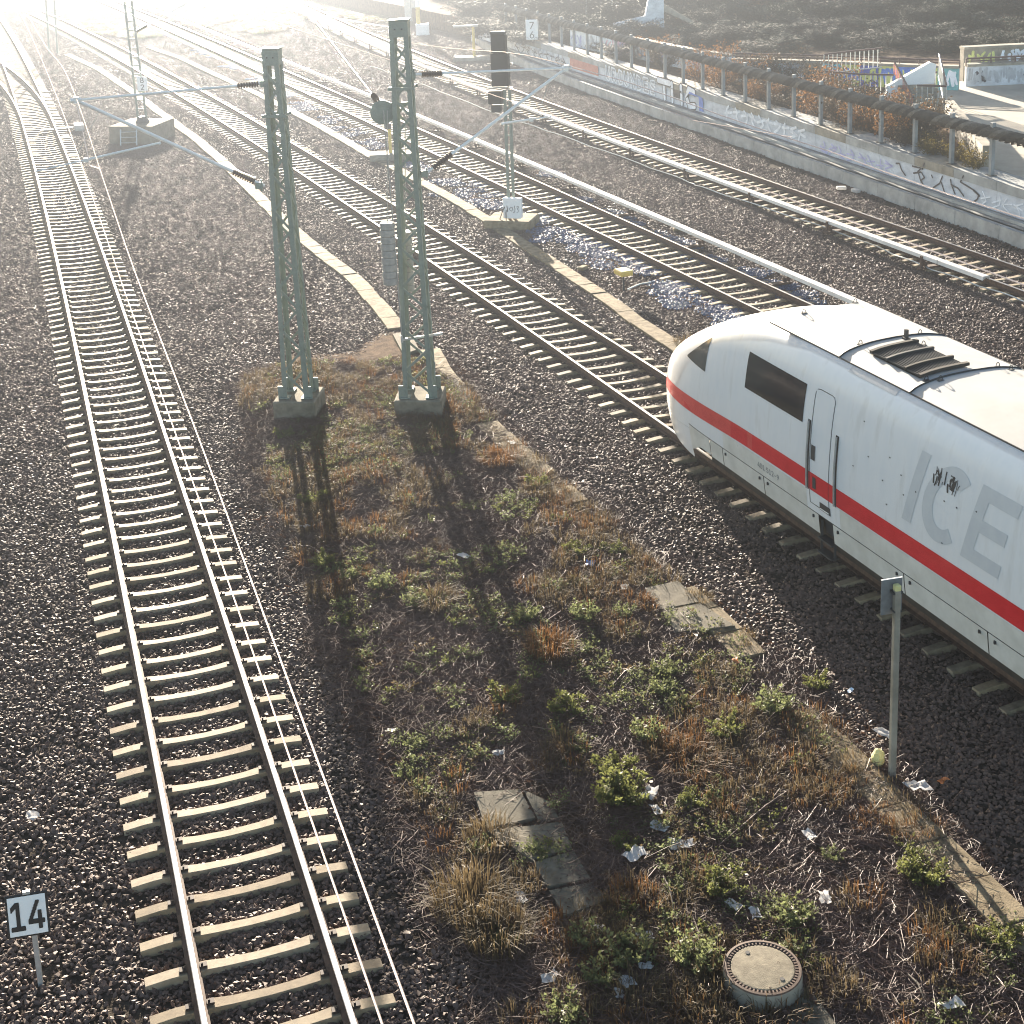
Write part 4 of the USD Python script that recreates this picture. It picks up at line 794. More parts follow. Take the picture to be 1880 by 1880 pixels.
for s0, l in ((3.35, -.55), (3.2, .62), (5.25, -.66), (5.28, .50), (5.85, .15), (7.15, -.75), (7.30, -.60), (7.2, .55), (7.35, .68)): hook(s0, l)
c = roof_pt(np.array(5.45), np.array(.10)); m_ = MB(); fr = frame_of([*ax2.dir(5.4), 0]); m_.box(c + (0, 0, .02), (.12, .09, .03), fr); m_.box(c + (0, 0, .10), (.06, .05, .15), fr); m_.build('antenna', 'darkgrey', TR)
g = MB(); s_a, s_b, l_a, l_b = 5.72, 7.02, -.78, .10
U, V = np.meshgrid(np.linspace(s_a, s_b, 8), np.linspace(l_a, l_b, 8), indexing='ij'); P = roof_pt(U, V, .016).reshape(-1, 3); i, j = np.meshgrid(np.arange(7), np.arange(7), indexing='ij'); a = i * 8 + j; q = np.stack([a, a + 8, a + 9, a + 1], -1).reshape(-1, 4)
VG = obj('roof_grille', (P, q), 'black', TR)
for k in range(22): l = l_a + .03 + (l_b - l_a - .06) * k / 21; s_ = np.linspace(s_a + .03, s_b - .03, 3); m_ = MB(); m_.bar(roof_pt(np.array(s_a + .03), np.array(l), .035), roof_pt(np.array(s_b - .03), np.array(l), .035), .012, .03); m_.build('louvre', 'darkgrey', VG)
for k in range(4):
    s0 = [s_a, s_a + .42, s_a + .92, s_b][k]; ll = np.linspace(l_a, l_b + .03, 6); m_ = MB(); Q = roof_pt(np.full(6, s0), ll, .055)
    for z in range(5): m_.bar(Q[z], Q[z + 1], .07 if k in (0, 3) else .05, .05)
    m_.build('grille_bar', 'underframe' if k != 1 else 'darkgrey', VG)
# underframe, wheels
m_ = MB()
for s0 in np.arange(1.1, SE - .6, .9): fr = frame_of([*ax2.dir(float(s0)), 0]); m_.box(ax2.p(np.array(s0 + .45), 0, .83), (.93, 2.35, .72), fr)
m_.build('underframe', 'underframe', TR)
for s0 in (2.6, 5.3, 11.8, 14.3):
    for l in (-.78, .78):
        fr = frame_of([*ax2.dir(float(s0)), 0]); v, f = lathe([(0, -.07), (.46, -.07), (.49, -.05), (.46, .07), (0, .07)], 28); obj('wheel', (v[:, [0, 2, 1]] @ fr + ax2.p(np.array(s0), l, .172 + .46), f), 'rust', TR, smooth=40)
    m_ = MB(); m_.box(ax2.p(np.array(s0), -1.05, .62), (.5, .22, .34), fr); m_.build('axle_box', 'underframe', TR)
m_ = MB(); m_.box(ax2.p(np.array(3.95), -1.05, .66), (3.2, .14, .22), frame_of([*ax2.dir(3.9), 0])); m_.build('bogie_frame', 'underframe', TR)

# ---------------------------------------------------------------- walkway, graffiti wall, posts and twisted beam
def strip(P, n, l0, l1, z):
    a = P + n * l0; b = P + n * l1; v = np.vstack([np.c_[a, np.full(len(a), z)], np.c_[b, np.full(len(b), z)]]); k = len(P); i = np.arange(k - 1); q = np.stack([i, i + k, i + k + 1, i + 1], -1)
    f = np.vstack([q[:, [0, 1, 2]], q[:, [0, 2, 3]]]); t = np.cross(v[f[0, 1]] - v[f[0, 0]], v[f[0, 2]] - v[f[0, 0]]); 
    return v, (f if t[2] > 0 else f[:, ::-1])
def block(a, b, na, nb, l0, l1, z0, z1):
    """one piece of wall between two stations of its line, from l0 to l1 behind the line"""
    g = Polygon([a + na * l0, b + nb * l0, b + nb * l1, a + na * l1]).buffer(-.008, join_style=2); m_ = trimesh.creation.extrude_polygon(g, z1 - z0); m_.apply_translation((0, 0, z0)); return m_
_kd, _kn = line_normals(KERBB)
if _kn[0] @ np.array([1, .3]) < 0: _kn = -_kn
LW = thing('low_wall', 'low concrete edge wall of the walkway beside the farthest track', 'low wall')
for k in range(len(KERBB) - 1):
    obj('wall_panel', block(KERBB[k], KERBB[k + 1], _kn[k], _kn[k + 1], 0, .30, -.15, .40), 'wallconc', LW)
    obj('upper_step', block(KERBB[k], KERBB[k + 1], _kn[k], _kn[k + 1], .55, .72, .3, .50), 'wallconc', LW)
wk = np.vstack([KERBB + _kn * .2, (WALLB + _wn * .35)[::-1]])
g = Polygon(wk).buffer(0); g = max(getattr(g, 'geoms', [g]), key=lambda a: a.area); m_ = trimesh.creation.extrude_polygon(g, .3); m_.apply_translation((0, 0, .10)); tag(obj('walkway', m_, 'walk'), kind='structure')
GW = thing('graffiti_wall', 'long grey silver painted retaining wall covered in graffiti, with concrete coping', 'retaining wall')
PAN = []
for k in range(len(WALLB) - 1):
    PAN.append(obj('wall_panel', block(WALLB[k], WALLB[k + 1], _wn[k], _wn[k + 1], .03, .45, -.1, 1.085), 'wallpaint', GW))
    obj('coping', block(WALLB[k], WALLB[k + 1], _wn[k], _wn[k + 1], .0, 1.12, 1.09, 1.40), 'wallconc' if k % 3 else 'concrete', GW)
e0 = WALLB[0]; 
def wall_at(px, py=None, z=.75):
    """arc position and height of a place on the wall face"""
    best = None
    for k in range(len(WALLB) - 1):
        a, b = WALLB[k], WALLB[k + 1]; p = on_plane(a, (b - a) / np.hypot(*(b - a)), px, py); u = (p[:2] - a) @ (b - a) / ((b - a) @ (b - a))
        if -0.02 <= u <= 1.02: best = (k + u, p[2]); break
    return best
def wall_pt(q, z, off): k = int(np.clip(math.floor(q), 0, len(WALLB) - 2)); u = q - k; p = WALLB[k] * (1 - u) + WALLB[k + 1] * u; n = _wn[k] * (1 - u) + _wn[k + 1] * u; return np.array([*(p - n * (off - (.03 if z < 1.087 else 0))), z])
def paint(name, mt, polys=None, lines=None, width=.05, par=None, off=.006):
    m_ = MB()
    for pl in polys or []:
        g = Polygon(pl).buffer(0)
        tm = trimesh.creation.extrude_polygon(g, .001) if g.geom_type == 'Polygon' else trimesh.util.concatenate([trimesh.creation.extrude_polygon(x, .001) for x in g.geoms]); m_.add([wall_pt(x, z, off + t) for x, z, t in tm.vertices], tm.faces)
    for ln in lines or []:
        g = LineString([(a * 2.4, b) for a, b in ln]).buffer(width / 2); tm = trimesh.creation.extrude_polygon(g, .001); m_.add([wall_pt(x / 2.4, z, off + t) for x, z, t in tm.vertices], tm.faces)
    return m_.build(name, mt, par or GW)
def wl(px): return [(q[0], min(max(q[1], .46), 1.38)) for q in (wall_at(*p) for p in px) if q]
black_strokes = [[(1644, 300), (1650, 300), (1654, 312), (1661, 322)], [(1674, 305), (1690, 309), (1684, 315), (1690, 335)], [(1676, 318), (1690, 316), (1696, 326), (1690, 331), (1694, 345)], [(1692, 311), (1697, 300)], [(1709, 322), (1711, 326)], [(1729, 324), (1724, 337), (1713, 344), (1711, 352)], [(1727, 335), (1733, 354)], [(1744, 330), (1745, 338), (1752, 356)], [(1745, 339), (1758, 346), (1768, 360)], [(1769, 323), (1762, 334), (1775, 342), (1788, 350), (1796, 358), (1793, 366), (1786, 371)], [(1786, 350), (1797, 360)]]
paint('graffiti_stroke', 'spray_black', lines=[w for w in (wl(s_) for s_ in black_strokes) if len(w) > 1], width=.06)
R = np.random.default_rng(31)
def tag_letters(x0, x1, y0, y1, mt, n, width=.05, hgt=1.0, name='graffiti_letter'):
    """loose strokes of spray lettering filling a stretch of the wall"""
    for k in range(n):
        u0, u1 = k / n, (k + .82) / n; pt = lambda u, v: (x0 + (x1 - x0) * (u0 + (u1 - u0) * u), (y0 + (y1 - y0) * (u0 + (u1 - u0) * u)) - v)
        q = [(R.uniform(0, 1), v) for v in (0, hgt * .35, hgt * .7, hgt)]; st = [[pt(q[0][0], 0), pt(q[1][0], hgt * .35), pt(q[2][0], hgt * .7), pt(q[3][0], hgt)], [pt(0, hgt * R.uniform(.3, .8)), pt(1, hgt * R.uniform(.3, .9))]]
        L = [w for w in (wl(s_) for s_ in st) if len(w) > 1]
        if L: paint(name, mt, lines=L, width=width)
tag_letters(1505, 1570, 283, 302, 'spray_violet', 4, .07, 24); tag_letters(1575, 1640, 303, 322, 'spray_violet', 4, .06, 22); tag_letters(1330, 1480, 215, 262, 'spray_silver', 10, .12, 22); tag_letters(1800, 1880, 375, 400, 'spray_silver', 4, .05, 24)
tag_letters(935, 1035, 88, 122, 'spray_grey', 12, .12, 17); tag_letters(945, 1040, 92, 124, 'spray_black', 9, .07, 14); 
fl = wl([(1046, 124), (1046, 106), (1098, 122), (1098, 140)]); 
if len(fl) == 4: paint('graffiti_panel', 'spray_red', polys=[fl], off=.004)
# the legible words, spelled in spray strokes
GL = {'U': [[(0, 1), (0, .2), (.3, 0), (.6, .2), (.6, 1)]], 'R': [[(0, 0), (0, 1), (.5, .95), (.55, .65), (.1, .5), (.6, 0)]], 'K': [[(0, 0), (0, 1)], [(.6, 1), (.05, .5), (.6, 0)]], 'N': [[(0, 0), (0, 1), (.6, 0), (.6, 1)]], 'D': [[(0, 0), (0, 1), (.45, .85), (.6, .45), (.4, .1), (0, 0)]], 'E': [[(.6, 1), (0, 1), (0, 0), (.6, 0)], [(0, .5), (.5, .5)]], 'T': [[(0, 1), (.9, 1)], [(.45, 1), (.45, 0)]], 'H': [[(0, 0), (0, 1)], [(.7, 0), (.7, 1)], [(0, .5), (.7, .5)]], 'S': [[(.6, .95), (.1, .9), (.1, .6), (.55, .45), (.5, .05), (0, .05)]], 'C': [[(.6, .9), (.2, 1), (0, .5), (.2, 0), (.6, .1)]], 'L': [[(0, 1), (0, 0), (.5, 0)]]}
def spell(word, x0, x1, z0, z1, mt, width, off=.008):
    a = wall_at(x0[0], x0[1])[0]; b = wall_at(x1[0], x1[1])[0]; st = (b - a) / len(word)
    for k, ch in enumerate(word):
        if ch == ' ': continue
        L = [[(a + st * (k + .08 + u * .95), z0 + (z1 - z0) * v) for u, v in s_] for s_ in GL[ch]]; paint('graffiti_letter', mt, lines=L, width=width, off=off)
spell('URCUNDES', (1112, 140), (1206, 174), .56, 1.18, 'spray_silver', .26, .006); spell('URCUNDES', (1112, 140), (1206, 174), .56, 1.18, 'spray_grey', .10, .009)
spell('THC', (1207, 176), (1284, 200), .52, 1.34, 'spray_black', .40, .006); spell('THC', (1207, 176), (1284, 200), .52, 1.34, 'spray_silver', .28, .009)
fl = wl([(1264, 172), (1283, 178), (1283, 205), (1291, 208), (1290, 180), (1266, 168)]); 
if len(fl) > 3: paint('graffiti_panel', 'spray_blue', polys=[fl], off=.010)
# posts
post_px = [(1819, 321.5), (1746.6, 299), (1680, 280), (1617, 262), (1560.6, 246), (1507, 229.6), (1458, 214.5), (1410, 200.4), (1368, 187), (1328, 175), (1289, 164.4), (1254, 152), (1222, 142.5), (1189.5, 133), (1160, 125), (1132, 116), (1103.6, 109), (1078, 99), (1055, 93), (1032, 85), (1009.6, 78), (988, 72), (967, 65.7), (947, 60.6), (930, 54.6)]
PB = np.array([at(x, y, 1.40)[:2] for x, y in post_px]); PB = np.vstack([PB[0] + (PB[0] - PB[1]) * 1.02, PB])
pd_ = np.gradient(PB, axis=0); pd_ /= np.hypot(*pd_.T)[:, None]
qf = np.polyfit(np.arange(len(PB)), PB[:, 0], 3), np.polyfit(np.arange(len(PB)), PB[:, 1], 3)
PB = np.c_[np.polyval(qf[0], np.arange(len(PB))), np.polyval(qf[1], np.arange(len(PB)))]
FN = thing('twisted_beam_fence', 'row of grey posts on the graffiti wall carrying a dark twisted wooden beam', 'fence')
for k in range(len(PB)):
    fr = frame_of([*pd_[k], 0]); h = chamfer_box(.16, .13, 1.78, .012); p_ = obj('post', (h.vertices @ fr + (*PB[k], 2.285), h.faces), 'post', FN); m_ = MB(); m_.box((*PB[k], 1.41), (.30, .24, .02), fr); m_.build('foot_plate', 'darkgrey', p_)
bl_ = np.array([[*q, 2.80] for q in PB]); Lb = np.r_[0, np.cumsum(np.linalg.norm(np.diff(bl_, axis=0), axis=1))]; fb = interp1d(Lb, bl_, axis=0, kind='quadratic', fill_value='extrapolate'); sp = .30; Rb = np.random.default_rng(12)
for k in range(int(Lb[-1] / sp)):
    s0 = k * sp; th = np.linspace(DEG(-70), DEG(215), 10); c0 = fb(s0); fr = frame_of(fb(s0 + .3) - fb(s0 - .3)); tw = 1.5; V = []
    rj = Rb.uniform(.95, 1.06)
    for t in th:
        adv = (t - th[0]) / (th[-1] - th[0]) * tw
        for w_, r in ((0, .17 * rj), (.30, .25 * rj), (.30, .21 * rj), (0, .14 * rj)): V.append(fb(s0 + adv + w_ - .4) + fr[1] * math.cos(t) * r * -1 + np.array([0, 0, 1.0]) * math.sin(t) * r)
    q = []
    for i in range(len(th) - 1):
        for j in range(4): q.append([i * 4 + j, i * 4 + (j + 1) % 4, (i + 1) * 4 + (j + 1) % 4, (i + 1) * 4 + j])
    tm = trimesh.Trimesh(np.array(V), np.vstack([np.array(q)[:, [0, 1, 2]], np.array(q)[:, [0, 2, 3]]]), process=False)
    if tm.volume < 0: tm.invert()
    obj('beam_slat', tm, ['timber', 'timber_light', 'timber', 'timber_dark'][int(Rb.integers(4))], FN)
m_ = MB(); m_.tube(fb(np.linspace(0, Lb[-1], 80)), .11, 8); m_.build('beam_core', 'timber_dark', FN)

# ---------------------------------------------------------------- upper ground, plaza, far walls
back_edge = WALLB + _wn * .9
lo = back_edge[0] - _wd[0] * 0; far_l = [lo + np.array([-16, 40]), lo + np.array([-40, 120]), np.array([-60, 330]), np.array([160, 330]), np.array([160, 20])]
g = Polygon(np.vstack([back_edge[::-1], far_l])).buffer(0); m_ = trimesh.creation.extrude_polygon(g, 1.33); m_.apply_translation((0, 0, -.1)); tag(obj('upper_ground', m_, 'soil'), kind='structure')
ZP = 1.235
pz = Polygon([at(x, y, ZP)[:2] for x, y in [(1560, 140), (1640, 166), (1700, 182), (1745, 215), (1770, 262), (1812, 306), (1880, 330), (2060, 395), (2300, 250), (2200, 140), (1880, 150), (1700, 148)]]).buffer(0)
m_ = trimesh.creation.extrude_polygon(pz, .03); m_.apply_translation((0, 0, ZP - .024)); tag(obj('plaza', m_, 'plaza'), kind='structure')
def low_block(name, label, cat, px, z, th, hgt, mt):
    P = np.array([at(x, y, z)[:2] for x, y in px]); c = P.mean(0); T = thing(name, label, cat, (c[0], c[1], z)); g = LineString(P - c).buffer(th / 2, cap_style=2, join_style=2); m_ = trimesh.creation.extrude_polygon(g, hgt); obj('wall_body', m_, mt, T); return T, P, c
T, _, _ = low_block('ramp_wall', 'slanting pale concrete ramp wall at the edge of the sandy square, behind the bushes', 'wall', [(1742, 222), (1775, 268), (1812, 312)], ZP, .34, .85, 'concrete')
T2, Pp, cc = low_block('square_kerb', 'low pale kerb strip between the square and the fence at the right edge', 'kerb', [(1822, 318), (1880, 338), (1990, 375)], ZP, .35, .14, 'concrete')
# long graffiti wall with railing
def far_wall(name, label, px, z, hgt, th, n_pan, panmat='wallconc', rail=True):
    P = np.array([at(x, y, z)[:2] for x, y in px]); c = P.mean(0); T = thing(name, label, 'graffiti wall', (c[0], c[1], z)); L = np.r_[0, np.cumsum(np.hypot(*np.diff(P, axis=0).T))]; f = interp1d(L, P, axis=0); t = np.linspace(0, L[-1], n_pan + 1); Q = f(t); parts = []
    for k in range(n_pan):
        a, b = Q[k] - c, Q[k + 1] - c; g = LineString([a, b]).buffer(th / 2, cap_style=2); m_ = trimesh.creation.extrude_polygon(g.buffer(-.01), hgt); parts.append((obj('wall_panel', m_, panmat, T), a, b))
    cps = LineString(Q - c).buffer(th / 2 + .05, cap_style=2); m_ = trimesh.creation.extrude_polygon(cps, .12); m_.apply_translation((0, 0, hgt)); obj('coping', m_, 'concrete', T)
    if rail:
        m_ = MB(); m_.tube(np.c_[Q - c, np.full(len(Q), hgt + .36)], .045, 6); m_.build('rail_bar', 'handrail', T); m_ = MB(); m_.tube(np.c_[Q - c, np.full(len(Q), hgt + .24)], .03, 6); m_.build('rail_bar', 'handrail', T)
        for q in Q: MB().bar((*(q - c), hgt), (*(q - c), hgt + .36), .05).build('rail_post', 'handrail', T)
    return T, Q - c, th, hgt
def face_paint(T, Q, th, k, u0, u1, v0, v1, hgt, mt, seed, n=6, name='graffiti', blob=True):
    """a stretch of spray colour on panel k, on the side that faces the tracks"""
    a, b = Q[k], Q[k + 1]; d = (b - a) / np.hypot(*(b - a)); n_ = np.array([-d[1], d[0]]); 
    wp = (a + b) / 2
    if n_[1] > 0: n_ = -n_
    R = np.random.default_rng(seed); L = np.hypot(*(b - a)); shp = []
    if blob: shp.append(sbox(u0 * L, v0 * hgt, u1 * L, v1 * hgt).buffer(.06))
    else:
        for i in range(n):
            x = (u0 + (u1 - u0) * (i + .5) / n) * L; w_ = (u1 - u0) * L / n; pts = [(x + R.uniform(-.45, .45) * w_, hgt * R.uniform(v0, v1)) for _ in range(4)]; shp.append(LineString(pts).buffer(.035 + .035 * R.random()))
    m_ = MB(); 
    for i, g in enumerate(shp):
        tm = trimesh.creation.extrude_polygon(g, .002); m_.add([[*(a + d * x + n_ * (th / 2 + (.006 if blob else .010) + i * .0006 + t)), z] for x, z, t in tm.vertices], tm.faces)
    m_.build(name, mt, T)
WF, Qf, thf, hf = far_wall('plaza_wall', 'long low wall with railing covered in blue and yellow graffiti behind the square', [(1345, 148), (1400, 150), (1500, 153), (1600, 158), (1700, 163), (1760, 165)], ZP, 1.0, .35, 12)
cols = ['silver', 'silver', 'silver', 'grey', 'tan', 'cyan', 'yellow', 'navy', 'yellow', 'blue', 'yellow', 'teal']
for k in range(12):
    face_paint(WF, Qf, thf, k, .04, .96, .05, .95, hf, 'spray_' + cols[k], 100 + k); face_paint(WF, Qf, thf, k, .05, .95, .12, .88, hf, 'spray_' + ['grey', 'pink', 'cyan', 'silver', 'black', 'navy', 'blue', 'yellow', 'blue', 'yellow', 'navy', 'silver'][k], 200 + k, 5, blob=False)
WG, Qg, thg, hg = far_wall('plaza_wall', 'pale two step wall with dark scribbles at the right edge behind the square', [(1772, 158), (1820, 156), (1880, 153), (1990, 150), (2100, 148)], ZP, .92, .4, 7)
WH, Qh, thh, hh_ = far_wall('upper_wall', 'upper pale wall block with sloped end and faded graffiti at the right edge', [(1764, 148), (1820, 145), (1880, 142), (1990, 139), (2100, 137)], ZP, 1.5, .5, 5, 'concrete', False)
for k in range(5): face_paint(WG, Qg, thg, k, .02, .98, .03, .97, hg, 'wallpaint', 300 + k); face_paint(WG, Qg, thg, k, .05, .95, .15, .9, hg, 'spray_grey', 310 + k, 8, blob=False); face_paint(WG, Qg, thg, k, .3, .75, .25, .75, hg, 'spray_black', 320 + k, 6, blob=False) if k in (0, 2) else None;  face_paint(WH, Qh, thh, min(k, 4), .05, .9, .58, .92, hh_, 'spray_' + ['yellow', 'silver', 'pink', 'teal', 'silver'][k], 340 + k, 6, blob=False)
WI, Qi, thi, hi = far_wall('plaza_wall', 'white and violet sprayed wall behind the fence left of centre top', [(1052, 84), (1110, 96), (1180, 108), (1250, 124), (1345, 140)], ZP, 1.0, .35, 9, 'wallpaint', False)
for k in range(9): face_paint(WI, Qi, thi, k, .03, .97, .04, .96, hi, 'spray_' + ['blue', 'silver', 'silver', 'pink', 'silver', 'violet', 'silver', 'silver', 'silver'][k] if k else 'spray_silver', 400 + k); face_paint(WI, Qi, thi, k, .1, .9, .1, .9, hi, 'spray_' + ['violet', 'grey', 'pink', 'violet', 'grey'][k % 5], 420 + k, 4, blob=False)
# white angular block near the trees
bq = at(1175, 75, ZP)[:2]; T = thing('concrete_block', 'white angular concrete block with a raised end before the trees', 'wall', (bq[0], bq[1], ZP)); tm = trimesh.creation.extrude_polygon(Polygon([(-1.6, 0), (1.5, 0), (1.5, 2.6), (.6, 2.75), (.35, 1.5), (-1.6, 1.1)]), .5); v = tm.vertices; obj('block', (np.c_[v[:, 0], v[:, 2], v[:, 1]], tm.faces[:, ::-1]), 'wallpaint', T); tm = trimesh.creation.extrude_polygon(Polygon([(1.2, 2.2), (1.5, 2.2), (3.4, 1.0), (3.4, .8), (1.2, 1.9)]), .4); v = tm.vertices; obj('slope', (np.c_[v[:, 0], v[:, 2] + .05, v[:, 1]], tm.faces[:, ::-1]), 'concrete', T)
# stair with railings
def railing(T, pts, hgt, step=.22, mt='galv', top='handrail'):
    P = np.asarray(pts, float); L = np.r_[0, np.cumsum(np.linalg.norm(np.diff(P, axis=0), axis=1))]; f = interp1d(L, P, axis=0); m_ = MB(); m_.tube(P + (0, 0, hgt), .045, 6); m_.build('handrail', top, T); m_ = MB(); m_.tube(P + (0, 0, .12), .03, 6); m_.build('bottom_rail', mt, T)
    for t in np.arange(0, L[-1], step): q = f(t); MB().bar(q + (0, 0, .1), q + (0, 0, hgt), .035).build('baluster', mt, T)
st = at(1660, 192, ZP)[:2]; T = thing('stair', 'stairway with balustrades and a white slanted side wall beside the square', 'stairs', (st[0], st[1], ZP)); S_ = lambda x, y, z=ZP, dz=0: np.array([*(at(x, y, z)[:2] - st), dz])
railing(T, [S_(1512, 176, ZP, .9), S_(1560, 172, ZP, .95), S_(1618, 168, ZP, 1.0)], 1.0); railing(T, [S_(1516, 184, ZP, .3), S_(1580, 190, ZP, .3), S_(1640, 192, ZP, .3)], 1.0); railing(T, [S_(1682, 204, ZP, 0), S_(1736, 206, ZP, 0)], 1.1); railing(T, [S_(1736, 204, ZP, 0), S_(1722, 182, ZP, .9)], 1.1); railing(T, [S_(1688, 186, ZP, 0), S_(1718, 182, ZP, 0)], 1.2)
railing(T, [S_(1640, 188, ZP, 1.2), S_(1676, 204, ZP, 0)], .6, mt='spray_red')
tm = trimesh.creation.extrude_polygon(Polygon([(-1.1, .2), (1.0, -.3), (1.15, 1.75), (.9, 1.85), (-.9, .9)]), .3); v = tm.vertices; obj('side_wall', (np.c_[v[:, 0], v[:, 2], v[:, 1]] + S_(1668, 194), tm.faces[:, ::-1]), 'white', T)
for k in range(6): m_ = MB(); m_.box(S_(1700, 203) + (0, -.0 + k * .3, .08 + k * .15), (1.6, .3, .16)); m_.build('step', 'concrete', T)

# ---------------------------------------------------------------- small trackside things
def post_thing(name, label, cat, px, wd, parts):
    b = at(*px)[:2]; T = thing(name, label, cat, (b[0], b[1], 0)); return T, b
T, b = post_thing('marker_post', 'yellow post on a concrete base plate behind the tall mast', 'post', (722, 290), 0, None); h = chamfer_box(2.0, 1.0, .3, .03); obj('base_plate', (h.vertices + (.0, .1, .08), h.faces), 'concrete', T); MB().box((-.10, 0, .75), (.13, .13, 1.2)).build('post', 'yellow', T); MB().box((-.14, -.02, 1.42), (.24, .2, .25)).build('lamp_box', 'darkgrey', T)
T, b = post_thing('marker_post', 'yellow pipe post on a pale base beside the farthest track', 'post', (871, 108), 0, None); h = chamfer_box(2.4, 1.2, .25, .03); obj('base_plate', (h.vertices + (-.2, 0, .05), h.faces), 'concrete', T); MB().tube([(0, 0, .1), (0, 0, 2.1)], .09, 8).build('post', 'yellow', T); MB().box((-.5, 0, 2.15), (1.6, .3, .1)).build('crossbar', 'galv', T)
T, b = post_thing('marker_pole', 'red white and yellow banded pole near the top centre', 'pole', (769, 62), 0, None)
for z0, z1, mt in ((0, .7, 'white'), (.7, 2.0, 'yellow'), (2.0, 2.9, 'white'), (2.9, 4.2, 'red'), (4.2, 5.0, 'white')): MB().tube([(0, 0, z0), (0, 0, z1)], .17, 10).build('band', mt, T)
h = chamfer_box(1.0, .9, .9, .03); obj('foot_box', (h.vertices + (0.3, 0, .3), h.faces), 'white', T)
T, b = post_thing('cabinet', 'pale trackside cabinet with a pitched lid left of the banded pole', 'cabinet', (756, 42), 0, None); h = chamfer_box(1.05, .6, 2.3, .03); obj('case', (h.vertices + (0, 0, 1.0), h.faces), 'galv', T); MB().box((0, 0, 2.2), (1.15, .7, .08)).build('roof', 'galv', T); MB().box((0, -.31, 1.0), (.02, .012, 2.0)).build('door_gap', 'seam', T)
b = at(1145, 530)[:2]; T = thing('marker_box', 'small yellow box on a short stake between the trough and the blue stones', 'marker', (b[0], b[1], 0)); h = chamfer_box(.50, .40, .16, .03); f_ = frame_of([*ax3.d, 0]); obj('box', (h.vertices @ f_ + (0, 0, .50), h.faces), 'yellow', T); MB().bar((0, 0, -.1), (0, 0, .44), .05).build('stake', 'darkgrey', T); MB().tube([(.1, -.1, .0), (.5, .2, .06), (.85, .5, .02)], .025, 6).build('conduit', 'galv', T)
q = wall_at(977, 70); b = at(977, 76, 1.4)[:2]; T = thing('number_sign', 'small white 7 6 plate on the wall top near the far end of the fence', 'sign', (b[0], b[1], 1.4)); MB().box((0, .03, .2), (.06, .05, .5)).build('post', 'galv', T); h = chamfer_box(.75, .03, 1.25, .01); p_ = obj('plate', (h.vertices + (0, 0, .72), h.faces), 'white', T)
for ch, z in (('7', .78), ('6', .2)): tm = meshkit.text_mesh(ch, .42, .006); v = tm.vertices - [tm.bounds[:, 0].mean(), 0, 0]; obj('digit', (np.c_[v[:, 0], -v[:, 2] - .016, v[:, 1] + z], tm.faces), 'darkgrey', p_)
for k, (px, py, hh) in enumerate([(1078, 96, 7.5), (1105, 100, 8.5), (1126, 104, 6.5)]):
    b = at(px, py - 12, ZP)[:2]; b = b * 1.12; T = thing('lamp_post', ['thin lamp post with a white round lamp among the trees above the fence', 'thin dark pole right of the lamp among the trees', 'shorter pale pole among the trees above the fence'][k], 'pole', (b[0], b[1], ZP)); MB().tube([(0, 0, -.2), (0, 0, hh)], .06, 6).build('pole', 'galv' if k != 1 else 'darkgrey', T)
    if k == 0: obj('lamp', trimesh.creation.icosphere(2, .28).apply_translation((.3, 0, hh - 1.5)), 'white', T)

# ---------------------------------------------------------------- vegetation
def leaf_cloud(n, rad, hgt, lsize, R, stems=12, lean=.5, spiky=False, up=.0):
    """leafy stems fanning out from one root"""
    V, Fc, k = [], [], 0; SV_, SF_, ks = [], [], 0
    for s_ in range(stems):
        a = R.uniform(0, 2 * np.pi); ln = R.uniform(.2, 1) ** .7 * rad; h = hgt * R.uniform(.5, 1.0); tip = np.array([math.cos(a) * ln, math.sin(a) * ln, h]); base = tip * [.15, .15, 0]
        mid = (base + tip) / 2 + np.array([0, 0, h * .12]); m_ = MB(); m_.tube([base, mid, tip], [.005, .004, .002], 3, caps=False); SV_.append(np.vstack(m_.v)); SF_.append(np.vstack(m_.f) + ks); ks += len(SV_[-1])
        for q in range(n // stems):
            u = R.uniform(.2, 1.0); p = (1 - u) ** 2 * base + 2 * u * (1 - u) * mid + u * u * tip + R.normal(0, .018, 3); d = R.normal(0, 1, 3); d[2] = abs(d[2]) * .6 + up; d /= np.linalg.norm(d); w = np.cross(d, R.normal(0, 1, 3)); w /= np.linalg.norm(w); L = lsize * R.uniform(.6, 1.3); W = L * (.28 if not spiky else .10)
            V += [p, p + d * L * .5 + w * W, p + d * L, p + d * L * .5 - w * W]; Fc += [[k, k + 1, k + 2], [k, k + 2, k + 3]]; k += 4
    return (np.array(V), np.array(Fc)), (np.vstack(SV_), np.vstack(SF_))
def blades(n, rad, hgt, R, wd=.006):
    V, Fc, k = [], [], 0
    for _ in range(n):
        a = R.uniform(0, 2 * np.pi); r0 = rad * .75 * math.sqrt(R.random()); b = np.array([math.cos(a) * r0, math.sin(a) * r0, 0]); d = np.array([math.cos(a + R.normal(0, .5)), math.sin(a + R.normal(0, .5)), 0]); h = hgt * R.uniform(.45, 1); o = rad * R.uniform(.05, .6); w = np.array([-d[1], d[0], 0]) * wd * R.uniform(.6, 1.4)
        p1 = b + d * o * .35 + np.array([0, 0, h * .7]); p2 = b + d * o + np.array([0, 0, h * R.uniform(.6, 1.0)]); V += [b - w, b + w, p1 + w * .8, p1 - w * .8, p2]; Fc += [[k, k + 1, k + 2], [k, k + 2, k + 3], [k + 3, k + 2, k + 4]]; k += 5
    return np.array(V), np.array(Fc)
